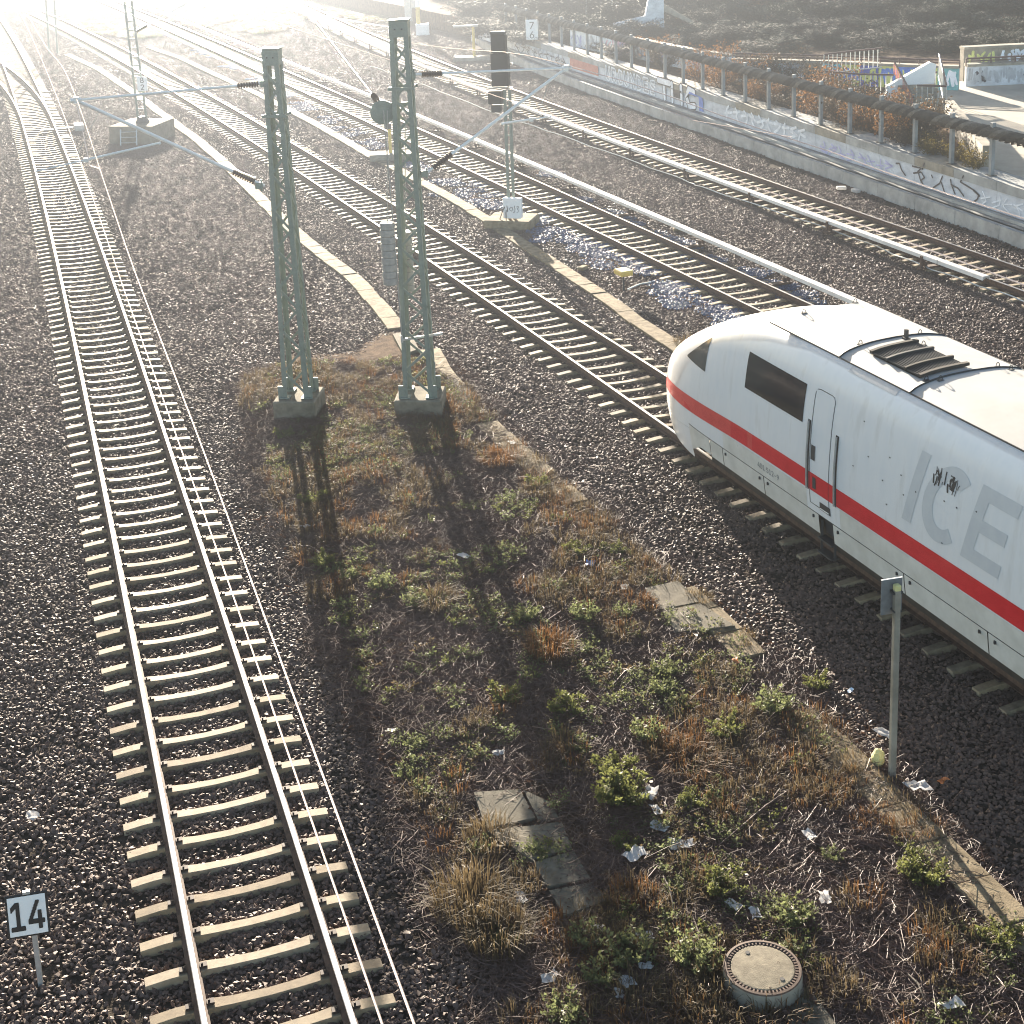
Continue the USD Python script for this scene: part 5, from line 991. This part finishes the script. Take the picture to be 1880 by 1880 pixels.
def twig_patch(r, n, R, lmin=.08, lmax=.40, thick=.0024, lift=.07):
    m_ = MB()
    for _ in range(n):
        a = R.uniform(0, 6.283); q = r * math.sqrt(R.random()); c = np.array([q * math.cos(a), q * math.sin(a), R.uniform(0, lift)]); t = R.uniform(0, 6.283); L = R.uniform(lmin, lmax) * (1 if R.random() > .05 else 1.8); e = R.normal(0, .16); d = np.array([math.cos(t), math.sin(t), e]); b = np.array([-d[1], d[0], R.normal(0, .6)]) * L * R.normal(0, .16); th = thick * R.uniform(.6, 1.7)
        m_.tube([c - d * L / 2, c + b, c + d * L / 2], [th, th, th * .6], 3, caps=False)
    return np.vstack(m_.v), np.vstack(m_.f)
def litter_patch(r, n, R, size=.035):
    V, Fc, k = [], [], 0
    for _ in range(n):
        a = R.uniform(0, 6.283); q = r * math.sqrt(R.random()); c = np.array([q * math.cos(a), q * math.sin(a), R.uniform(0.0, .035)]); nrm = R.normal(0, .55, 3) + [0, 0, 1]; nrm /= np.linalg.norm(nrm); d = np.cross(nrm, R.normal(0, 1, 3)); d /= np.linalg.norm(d); w = np.cross(nrm, d); L = size * R.uniform(.5, 1.5)
        V += [c - d * L, c + w * L * .55 + nrm * L * .2, c + d * L, c - w * L * .55 + nrm * L * .2]; Fc += [[k, k + 1, k + 2], [k, k + 2, k + 3]]; k += 4
    return np.array(V), np.array(Fc)
def inside(poly, step, y1=60, jit=.3, seed=1):
    R = np.random.default_rng(seed); x0, y0, x1, yy = poly.bounds; out = []
    for y in np.arange(max(y0, 9.5), min(yy, y1), step):
        for x in np.arange(x0, x1, step):
            q = (x + R.uniform(-jit, jit) * step, y + R.uniform(-jit, jit) * step)
            if poly.contains(Point(q)): out.append((q[0], q[1], vz(*q)))
    return np.array(out)
R = np.random.default_rng(41)
SLABS = [Polygon([at(x, y)[:2] for x, y in q]).buffer(.05) for q in ([(868, 1452), (1010, 1466), (1120, 1650), (1040, 1680)], [(1182, 1078), (1246, 1064), (1352, 1148), (1240, 1160)])]
MH = Point(*bm).buffer(.52)
def free(P): return np.array([p for p in P if not MH.contains(Point(p[:2])) and not any(s_.contains(Point(p[:2])) for s_ in SLABS)])
VB = VERGE.buffer(.25)
instancer('dead_twigs', 'tangled brown dead twigs and stalks covering the ground between the tracks', [twig_patch(.5, 420, np.random.default_rng(60 + k)) for k in range(5)], free(inside(VB, .55, 36, seed=2)), R, 'twig', .9, 1.25, 'dead twigs')
instancer('leaf_litter', 'brown fallen leaves lying among the twigs between the tracks', [litter_patch(.5, 330, np.random.default_rng(80 + k)) for k in range(4)], inside(VB, .55, 36, seed=3), R, 'litterleaf', .9, 1.2, 'leaf litter')
def dens(x, y, s_, seed): return float(meshkit.fbm(np.array([x * s_, y * s_, seed * 7.3]), 3, seed))
LOW = inside(VERGE.buffer(-.05), .17, 36, .5, seed=4)
low = np.array([p for p in LOW if dens(p[0], p[1], .9, 5) > .525 + .045 * max(0, min(1.6, (p[0] - 1.2) / 2)) * (p[1] < 19)])
lowp = [leaf_cloud(110, .19, .15, .036, np.random.default_rng(110 + k), 9)[0] for k in range(4)]
instancer('low_weeds', 'low green and olive weeds spread over the ground between the tracks', lowp, low, R, ['leafolive', 'leafolive', 'drygrass', 'leafgreen'], .5, 1.25, 'weeds')
dry = np.array([p for p in inside(VERGE.buffer(.15), .24, 36, .5, seed=6) if dens(p[0], p[1], .6, 15) > .52])
instancer('dry_grass', 'dry yellow brown grass tufts scattered over the ground between the tracks', [blades(70, .26, .26, np.random.default_rng(130 + k), .004) for k in range(4)], free(dry), R, ['drygrass', 'drygrass', 'rustgrass', 'drygrass'], .6, 1.25, 'dry grass')
# single weed clumps one can point to
def weed_proto(name, leaf, R, n, rad, hgt, ls, spiky=False):
    T = thing(name, None, None, (0, 0, 0)); a, b = leaf_cloud(n, rad, hgt, ls, R, 26, spiky=spiky, up=.3); obj('leaves', a, leaf, T); obj('stems', b, 'twig', T); return T
clumps = [  # px, py of the foot, kind, size
    (1140, 1480, 0, 1.25), (1265, 1335, 1, 1.15), (1190, 1360, 1, .9), (1130, 1420, 0, .9), (1075, 1140, 1, .95), (1060, 1020, 0, .8), (1125, 1012, 0, .7), (700, 1080, 1, .9), (760, 1110, 1, .8), (590, 1030, 0, .75), (575, 920, 0, .85), (520, 800, 0, .75), (520, 880, 1, .6), (690, 985, 1, .6), (925, 1290, 0, .85), (1040, 1310, 0, .9), (1420, 1300, 1, 1.05), (1225, 1235, 1, .8), (1215, 1270, 1, .8), (1330, 1345, 0, .9), (1280, 1480, 0, .7), (1330, 1640, 0, .9), (1460, 1690, 1, .85), (1160, 1770, 1, 1.05), (1275, 1780, 1, 1.0), (1030, 1860, 1, .8), (1080, 1730, 1, .8), (1700, 1610, 0, 1.0), (1840, 1720, 0, .8), (985, 890, 0, .8), (930, 1010, 1, .5), (1030, 960, 0, .6), (745, 1420, 1, .6), (760, 1370, 1, .6), (1145, 1130, 1, .7), (970, 1140, 1, .8), (640, 1060, 1, .6), (1530, 1575, 1, .5), (880, 1560, 1, .6), (1105, 1800, 1, .8), (930, 1720, 0, .6), (1500, 1250, 0, .7), (1150, 1560, 0, .6), (1235, 1640, 1, .5)]
WP = [weed_proto('weed_clump', 'leafgreen', np.random.default_rng(151), 1150, .36, .32, .052), weed_proto('weed_clump', 'leafolive', np.random.default_rng(152), 760, .34, .36, .055, False)]
WL = ['leafy green weed clump growing among dead twigs between the tracks', 'pale grey green feathery weed clump growing among dead twigs between the tracks']
LMK = [('the manhole', 1400, 1790), ('the sign post foot', 1638, 1418), ('the big square covers', 1265, 1112), ('the bottom grey slabs', 985, 1540), ('the shorter mast block', 557, 750), ('the tall mast block', 780, 735), ('the blue plastic scrap', 1084, 1042), ('the orange grass tuft', 915, 845), ('the yellow brown tufts', 880, 1690), ('the big cover shadow edge', 1340, 1165), ('the white crumpled tissue', 1195, 1470), ('the lower paper pair', 1207, 1575), ('the dark patch paper', 852, 1028), ('the bottom right trough', 1750, 1580), ('the brown grass clump', 1010, 1200)]
WSEEN = set()
def where(px, py):
    o = sorted(LMK, key=lambda q: np.hypot(q[1] - px, q[2] - py))
    for q in o:
        dx, dy = px - q[1], py - q[2]; dist = np.hypot(dx, dy); far_ = 'close ' if dist < 75 else ('' if dist < 190 else 'well ')
        w_ = ('above' if dy < 0 else 'below') if abs(dy) > 2 * abs(dx) else ('right of' if dx > 0 else 'left of') if abs(dx) > 2 * abs(dy) else ('above and ' if dy < 0 else 'below and ') + ('right of' if dx > 0 else 'left of')
        t = far_ + w_ + ' ' + q[0]
        if t not in WSEEN: WSEEN.add(t); return t
    return 'between the tracks'
seen = set()
for px, py, k, sc in clumps:
    wlab = ['leafy green weed clump ', 'feathery pale green weed clump '][k] + where(px, py)
    p = at(px, py, 0); z = vz(p[0], p[1]) - .02
    if k not in seen:
        seen.add(k); x = UsdGeom.Xform(WP[k]); x.ClearXformOpOrder(); x.AddTranslateOp(opSuffix='c').Set(Gf.Vec3d(float(p[0]), float(p[1]), z)); x.AddRotateZOp(opSuffix='c').Set(30.0); x.AddScaleOp(opSuffix='c').Set(Gf.Vec3f(sc, sc, sc)); tag(WP[k], wlab, 'weed', ['leafy green weed clumps', 'feathery weed clumps'][k])
    else: dup(WP[k], wlab, 'weed', (p[0], p[1], z), R.uniform(0, 6.28), ['leafy green weed clumps', 'feathery weed clumps'][k], sc)
def tuft(label, px, py, mt, n, rad, hgt, seed, wd=.005, name='grass_tuft'):
    p = at(px, py, 0); T = thing(name, label, 'grass tuft', (p[0], p[1], vz(p[0], p[1]) - .02)); obj('blades', blades(n, rad, hgt, np.random.default_rng(seed), wd), mt, T); a, b = leaf_cloud(n // 2, rad, hgt * .6, .04, np.random.default_rng(seed + 1), 20, spiky=True); obj('seed_heads', a, mt, T); return T
tuft('orange brown grass tuft at the left end of the broken trough below the tall mast', 915, 845, 'rustgrass', 420, .55, .42, 501)
tuft('big yellow brown grass tuft at the edge of the stones left of the bottom slabs', 865, 1660, 'drygrass', 520, .60, .62, 503)
tuft('second yellow brown tuft just below right of the biggest one', 915, 1720, 'drygrass', 420, .50, .55, 505)
tuft('dry tuft growing from the joint of the big square covers', 1285, 1098, 'drygrass', 260, .30, .30, 507)
tuft('tall dry grass clump beside the left edge of the long mast shadow', 800, 1110, 'drygrass', 420, .50, .40, 509)
tuft('brown grass clump right of the mast shadow in the middle of the weeds', 1010, 1200, 'rustgrass', 420, .50, .45, 511)
tuft('pale grass tuft in the stones left of the train nose', 1268, 630, 'drygrass', 300, .55, .40, 513)
tuft('flat brown grass mound near the right end of the weeds', 1255, 1400, 'rustgrass', 520, .60, .28, 515)
tuft('golden grass behind the bottom grey slabs', 900, 1545, 'drygrass', 320, .45, .42, 517)
tuft('yellow green grass tuft at the trough end above the two covers', 985, 905, 'drygrass', 320, .40, .35, 519)
tuft('dry grass tuft below the shorter mast block', 620, 830, 'drygrass', 260, .5, .35, 521)
# a few sticks lying on top
for k, (a, b, lab) in enumerate([((1218, 1620), (1238, 1690), 'straight pale stick lying upright in the picture above the manhole'), ((1480, 1430), (1320, 1560), 'long thin brown branch among the twigs left of the sign post'), ((1665, 1790), (1700, 1850), 'pair-like pale broken stick at the lower right among twigs'), ((1165, 1225), (1125, 1265), 'reddish stick leaning in the weeds right of the mast shadow'), ((590, 1015), (545, 1000), 'pale thin stalk beside the stones left of the weeds')]):
    p, q = at(*a), at(*b); p[2] = vz(*p[:2]) + .06; q[2] = vz(*q[:2]) + .09; tag(MB().tube([p, (p + q) / 2 + (.02, .02, .05), q], [.011, .012, .007], 6).build('stick', 'twig' if k not in (0, 2) else 'timber', smooth=True), lab, 'stick')

# ---------------------------------------------------------------- litter
def scrap(label, cat, px, py, size, mt, seed, flat=.35, name='paper_scrap', z=None):
    R = np.random.default_rng(seed); n = 5; U, V = np.meshgrid(np.linspace(-.5, .5, n), np.linspace(-.5, .5, n), indexing='ij'); P = np.stack([U, V * R.uniform(.5, .8), np.abs(R.normal(0, flat * .22, U.shape)) + .10 * np.abs(U) * R.uniform(0, 1.4)], -1); P[..., :2] += R.normal(0, .07, (n, n, 2)); a = R.uniform(0, 6.28); c, s_ = math.cos(a), math.sin(a); P = P.reshape(-1, 3) @ np.array([[c, s_, 0], [-s_, c, 0], [0, 0, 1]]) * size
    i, j = np.meshgrid(np.arange(n - 1), np.arange(n - 1), indexing='ij'); q = (i * n + j).ravel(); f = np.stack([q, q + n, q + n + 1, q + 1], -1); b = at(px, py, 0); P = P + (b[0], b[1], (vz(b[0], b[1]) if VERGE.contains(Point(b[0], b[1])) else -.06) + .085)
    tag(obj(name, (P, f), mt, smooth=True), label, cat)
S = [(560, 968, .14, 'white paper scrap on the brown stalks left of the mast shadow'), (852, 1028, .17, 'white crumpled paper in the dark patch right of the two mast shadows'), (1147, 1085, .15, 'white paper scrap among weeds left of the big square covers'), (720, 1342, .12, 'white scrap at the left edge of the weeds'), (1195, 1470, .20, 'white crumpled tissue right of the leafy green clump'), (1205, 1500, .16, 'small white scrap just below the crumpled tissue'), (1165, 1582, .22, 'white paper in the twigs, left one of the lower pair'), (1250, 1562, .22, 'white crumpled paper in the twigs, right one of the lower pair'), (1210, 1532, .18, 'pale scraps of tissue between the two lower papers'), (1487, 1540, .14, 'cream square scrap in the twigs right of the middle'), (1515, 1655, .17, 'white scrap right of the manhole among dark twigs'), (1348, 1672, .15, 'pale round scrap above the manhole, left one'), (1387, 1685, .15, 'white scrap above the manhole, right one'), (1184, 1733, .13, 'white scrap left of the manhole'), (1186, 1786, .13, 'white scrap at lower left of the manhole'), (1152, 1815, .13, 'white scrap near the bottom between slabs and manhole'), (1137, 1835, .11, 'tiny white scrap lowest left of the manhole'), (1097, 1712, .11, 'tiny white scrap right of the yellow tuft'), (1010, 1797, .16, 'white paper near the bottom edge left of centre'), (956, 1652, .16, 'pale paper by the yellow brown tufts'), (915, 1388, .12, 'small white scrap above the bottom slabs'), (1686, 1448, .22, 'white bird shaped paper on the stones beside the trough'), (1625, 1350, .20, 'white plastic scrap at the foot of the sign post'), (60, 1502, .16, 'pinkish white paper on the stones left of the left track'), (1745, 1850, .2, 'pale scrap among twigs at the lower right edge'), (940, 815, .15, 'pale scrap at the start of the broken trough')]
for k, (x, y, sz, lab) in enumerate(S): scrap(lab, 'paper scrap', x, y, sz * 1.3, 'paper', 600 + k)
scrap('bright blue plastic scrap among the weeds above the middle', 'plastic scrap', 1084, 1042, .20, 'bluebag', 701, .5, 'plastic_scrap'); scrap('pale blue plastic scrap in the train shadow left of the sign post', 'plastic scrap', 1561, 1272, .12, 'palebag', 702, .5, 'plastic_scrap')
b = at(1612, 1398, 0); m_ = trimesh.creation.icosphere(2, .11); v = m_.vertices * [.8, .8, 1.25] * (0.8 + .45 * meshkit.fbm(m_.vertices * 18, 2, 5))[:, None]; tag(obj('foam_lump', (v + (b[0], b[1], .05), m_.faces), 'foam'), 'lump of yellow foam beside the foot of the sign post', 'foam')
for k, (x, y, lab) in enumerate([(1731, 1437, 'orange maple leaf on the stones right of the sign post'), (1352, 1215, 'orange leaf among the weeds below the big square covers')]): scrap(lab, 'leaf', x, y, .16, 'orange', 800 + k, .5, 'fallen_leaf')
for k, (x, y, lab) in enumerate([(1245, 421, 'cream brick lying on the stones between the two third rails'), (1070, 492, 'pale flat stone on the ballast left of the yellow box'), (1571, 350, 'white paper on the stones beside the low walkway wall'), (1545, 345, 'pale round lump on the stones beside the low walkway wall')]):
    b = at(x, y, 0); h = chamfer_box(.34, .2, .12, .02); tag(obj('stray_block', (h.vertices @ frame_of([math.cos(k), math.sin(k), 0]) + (b[0], b[1], .0), h.faces), 'paper' if k > 1 else 'slab'), lab, 'debris')

# ---------------------------------------------------------------- bushes on the upper ground
def bush_proto(mt, seed, n=1500, rx=1.3, h=1.5, ls=.10):
    R = np.random.default_rng(seed); V, Fc, k = [], [], 0; m_ = MB()
    for s_ in range(26):
        a = R.uniform(0, 6.28); t = np.array([math.cos(a) * rx * R.uniform(.2, 1), math.sin(a) * rx * R.uniform(.2, 1), h * R.uniform(.5, 1)]); m_.tube([t * [.1, .1, 0], t * [.55, .55, .6], t], [.014, .01, .004], 3, caps=False)
        for _ in range(n // 26):
            p = t * np.array([1, 1, 1]) * R.uniform(.35, 1.05) + R.normal(0, .13, 3); p[2] = abs(p[2]); d = R.normal(0, 1, 3); d[2] += .4; d /= np.linalg.norm(d); w = np.cross(d, R.normal(0, 1, 3)); w /= np.linalg.norm(w); L = ls * R.uniform(.5, 1.4); V += [p, p + d * L * .5 + w * L * .3, p + d * L, p + d * L * .5 - w * L * .3]; Fc += [[k, k + 1, k + 2], [k, k + 2, k + 3]]; k += 4
    return (np.array(V), np.array(Fc)), (np.vstack(m_.v), np.vstack(m_.f))
BP = []
for mt, sd in (('bushbrown', 1), ('bushbrown', 2), ('rustgrass', 3), ('bushyellow', 4)):
    T = thing('bush', None, None); a, b_ = bush_proto(mt, sd); obj('foliage', a, mt, T); obj('branches', b_, 'bark', T); BP.append(T)
BLAB = ['dense dark brown autumn bush behind the beam fence', 'loose grey brown autumn bush behind the beam fence', 'rust coloured autumn bush behind the beam fence', 'yellow leaved autumn bush behind the beam fence']
R = np.random.default_rng(77); placed = set(); BUSH = []
for x, ytop, ybot in [(1255, 120, 138), (1290, 125, 150), (1330, 135, 162), (1370, 140, 172), (1410, 148, 186), (1455, 155, 200), (1500, 162, 214), (1545, 178, 228), (1590, 200, 242), (1635, 215, 258), (1680, 235, 268), (1215, 112, 128)]:
    for u in np.linspace(0, 1, 3 if ybot - ytop > 25 else 2):
        BUSH.append((x + R.uniform(-14, 14), ybot + (ytop - ybot) * u + R.uniform(-3, 3), None))
BUSH += [(1655, 262, 3), (1700, 275, 3), (1640, 245, 3), (1720, 288, 3), (1755, 298, 3), (1790, 312, 3), (1605, 240, 3), (1690, 258, 0)]
BSEEN = set(); ORD = ['first', 'second', 'third', 'fourth', 'fifth', 'sixth', 'seventh', 'eighth', 'ninth', 'tenth', 'eleventh', 'twelfth', 'thirteenth', 'fourteenth']
def blabel(k, x, y):
    j = int(np.argmin([abs(q[0] - x) for q in post_px])); sd = 'left' if x < post_px[j][0] else 'right'; base = ['dark brown', 'loose grey brown', 'rust coloured', 'yellow leaved'][k] + ' bush %s of the ' % sd + ORD[min(j, 13)] + ' fence post from the right'
    for e in ('', ', farther back', ', behind the others', ', lowest'):
        if base + e not in BSEEN: BSEEN.add(base + e); return base + e
    return base
for x, y, kind in BUSH:
    k = kind if kind is not None else int(R.choice([0, 1, 2], p=[.4, .3, .3])); p = at(x, y, 1.3); sc = R.uniform(.75, 1.1) * (.7 if k == 3 else 1.0); sc3 = (sc, sc, sc * R.uniform(.75, 1.05)); p[2] = 1.2
    if k not in placed:
        placed.add(k); xf = UsdGeom.Xform(BP[k]); xf.ClearXformOpOrder(); xf.AddTranslateOp(opSuffix='c').Set(Gf.Vec3d(*map(float, p))); xf.AddScaleOp(opSuffix='c').Set(Gf.Vec3f(*map(float, sc3))); tag(BP[k], blabel(k, x, y), 'bush', 'autumn bushes behind the fence: ' + ['dark', 'loose', 'rust', 'yellow'][k])
    else: dup(BP[k], blabel(k, x, y), 'bush', p, R.uniform(0, 6.28), 'autumn bushes behind the fence: ' + ['dark', 'loose', 'rust', 'yellow'][k], sc3)
# ---------------------------------------------------------------- woodland
def tree_proto(mt, seed, H=9.0, rx=3.0, n=5200, ls=.30):
    R = np.random.default_rng(seed); m_ = MB(); m_.tube([(0, 0, -.3), (R.normal(0, .1), R.normal(0, .1), H * .35), (R.normal(0, .25), R.normal(0, .25), H * .8)], [.22, .16, .05], 7); tips = []
    for k in range(34):
        z0 = H * R.uniform(.06, .75); a = R.uniform(0, 6.28); L = rx * R.uniform(.5, 1.0) * (1.0 - .45 * max(0, z0 / H - .5)); t = np.array([math.cos(a) * L, math.sin(a) * L, z0 + H * R.uniform(.08, .28)]); m_.tube([(0, 0, z0), t * [.5, .5, 0] + [0, 0, z0 + (t[2] - z0) * .65], t], [.06, .04, .012], 4, caps=False); tips.append(((0, 0, z0), t))
    V, Fc, k = [], [], 0
    for _ in range(n):
        a, t = tips[R.integers(len(tips))]; u = R.uniform(.3, 1.08); p = np.asarray(a) * (1 - u) + t * u + R.normal(0, .34, 3); d = R.normal(0, 1, 3); d /= np.linalg.norm(d); w = np.cross(d, R.normal(0, 1, 3)); w /= np.linalg.norm(w); L = ls * R.uniform(.4, 1.3); V += [p, p + d * L * .5 + w * L * .32, p + d * L, p + d * L * .5 - w * L * .32]; Fc += [[k, k + 1, k + 2], [k, k + 2, k + 3]]; k += 4
    return (np.array(V), np.array(Fc)), (np.vstack(m_.v), np.vstack(m_.f))
R = np.random.default_rng(99)
WQ, WK, WS = [], [], []
for row, (dist, n, hmin, hmax) in enumerate(((86, 24, .9, 1.5), (91, 24, 1.3, 2.0), (97, 22, 1.8, 2.6), (104, 20, 3.0, 4.2), (114, 20, 4.6, 6.0), (126, 20, 6.2, 8.2), (142, 18, 8.5, 11))):
    for i in range(n):
        x = 850 + (1990 - 850) * (i + R.uniform(.1, .9)) / n; d = ray(x, 60.0)[:2]; d = d / np.hypot(*d); D = dist + R.uniform(-3, 3) - max(0, (1150 - x) / 300.) * -14; p = d * D; h_ = R.uniform(hmin, hmax) * R.uniform(.75, 1.15); sxy = R.uniform(.65, 1.0) * (.62 if row < 4 else 1.0)
        WQ.append((p[0], p[1], 1.1)); WK.append(int(R.integers(4))); WS.append((sxy, sxy, h_ / 9.0))
pi = UsdGeom.PointInstancer.Define(stage, path_of('woodland')); paths = []
for k, (mt, sd) in enumerate((('crowngreen', 11), ('crownbrown', 12), ('crownbrown', 13), ('crowngreen', 14))):
    pp = '%s/tree_%03d' % (pi.GetPath(), k); UsdGeom.Xform.Define(stage, pp); a, b_ = tree_proto(mt, sd); usdkit.mesh(stage, pp + '/crown', a, M[mt]); usdkit.mesh(stage, pp + '/trunk', b_, M['bark']); paths.append(Sdf.Path(pp))
pi.CreatePrototypesRel().SetTargets(paths); pi.CreateProtoIndicesAttr(Vt.IntArray(WK)); pi.CreatePositionsAttr(Vt.Vec3fArray.FromNumpy(np.array(WQ, np.float32))); pi.CreateScalesAttr(Vt.Vec3fArray.FromNumpy(np.array(WS, np.float32)))
a_ = R.uniform(0, 6.28, len(WK)); pi.CreateOrientationsAttr(Vt.QuathArray([Gf.Quath(float(math.cos(x / 2)), 0, 0, float(math.sin(x / 2))) for x in a_]))
tag(pi, 'dark hazy wood of mixed bare and evergreen trees behind the graffiti walls', 'wood', None, 'stuff')
for n_, (x, y, h_) in enumerate(((640, -6, 2.2), (690, 2, 1.8), (735, 6, 2.2), (800, 14, 2.4), (835, 22, 2.6), (865, 30, 2.2), (900, 30, 3.0), (940, 26, 3.6), (780, -8, 3.4), (850, 2, 3.6), (905, 8, 4.0))):
    p = at(x, y, .3); lab = ['first', 'second', 'third', 'fourth', 'fifth', 'sixth', 'seventh', 'eighth'][n_] + ' shrub from the left along the front of the bank at top centre' if n_ < 8 else ['small tree farther back behind the banded pole', 'taller tree farther back left of the fence end', 'tallest tree behind the far end of the fence'][n_ - 8]
    if n_ == 0:
        T = thing('shrub', None, None); a, b_ = tree_proto('crowngreen', 21); obj('crown', a, 'crowngreen', T); obj('trunk', b_, 'bark', T); xf = UsdGeom.Xform(T); xf.ClearXformOpOrder(); xf.AddTranslateOp(opSuffix='c').Set(Gf.Vec3d(float(p[0]), float(p[1]), .2)); xf.AddScaleOp(opSuffix='c').Set(Gf.Vec3f(.6, .6, h_ / 9.0)); tag(T, lab, 'shrub', 'shrubs along the bank at top centre'); SH = T
    else: dup(SH, lab, 'shrub', (p[0], p[1], .2), R.uniform(0, 6.28), 'shrubs along the bank at top centre', (.6, .6, h_ / 9.0))
# yellow green grass strips between the far tracks
GS = Polygon([at(x, y)[:2] for x, y in [(150, 40), (230, 15), (360, 5), (520, -10), (900, 20), (870, 60), (700, 40), (560, 25), (520, 60), (470, 62), (420, 40), (320, 60), (260, 70), (180, 60)]]).buffer(0)
R = np.random.default_rng(55); gp = []
for _ in range(5000):
    x0, y0, x1, y1 = GS.bounds; q = (R.uniform(x0, x1), R.uniform(y0, min(y1, 200)))
    if GS.contains(Point(q)) and all(abs(a_.find(q)[1]) > 1.6 for a_ in (ax2, ax3, ax4)): gp.append((q[0], q[1], -.12))
gp = np.array(gp[:1400]); instancer('verge_grass', 'yellow green grass between the distant tracks at the top', [blades(160, .75, .34, np.random.default_rng(170 + k), .02) for k in range(3)], gp, R, ['drygrass', 'leafolive', 'drygrass'], .8, 1.5, 'grass')

# ---------------------------------------------------------------- haze
HM = usdkit.material(stage, '/World/Looks/haze', {'v': ('principled_volume', {'color': (0.74, 0.84, 1.0), 'density': HAZE_DENSITY, 'anisotropy': HAZE_ANISO})}, [], volume='v.volume')
tag(usdkit.mesh(stage, '/World/haze', trimesh.creation.box(bounds=[[-150, -25, -1.2], [170, 340, 13.5]]), HM), 'thin bright mist of sunlit air over the whole railway', None, kind='stuff')
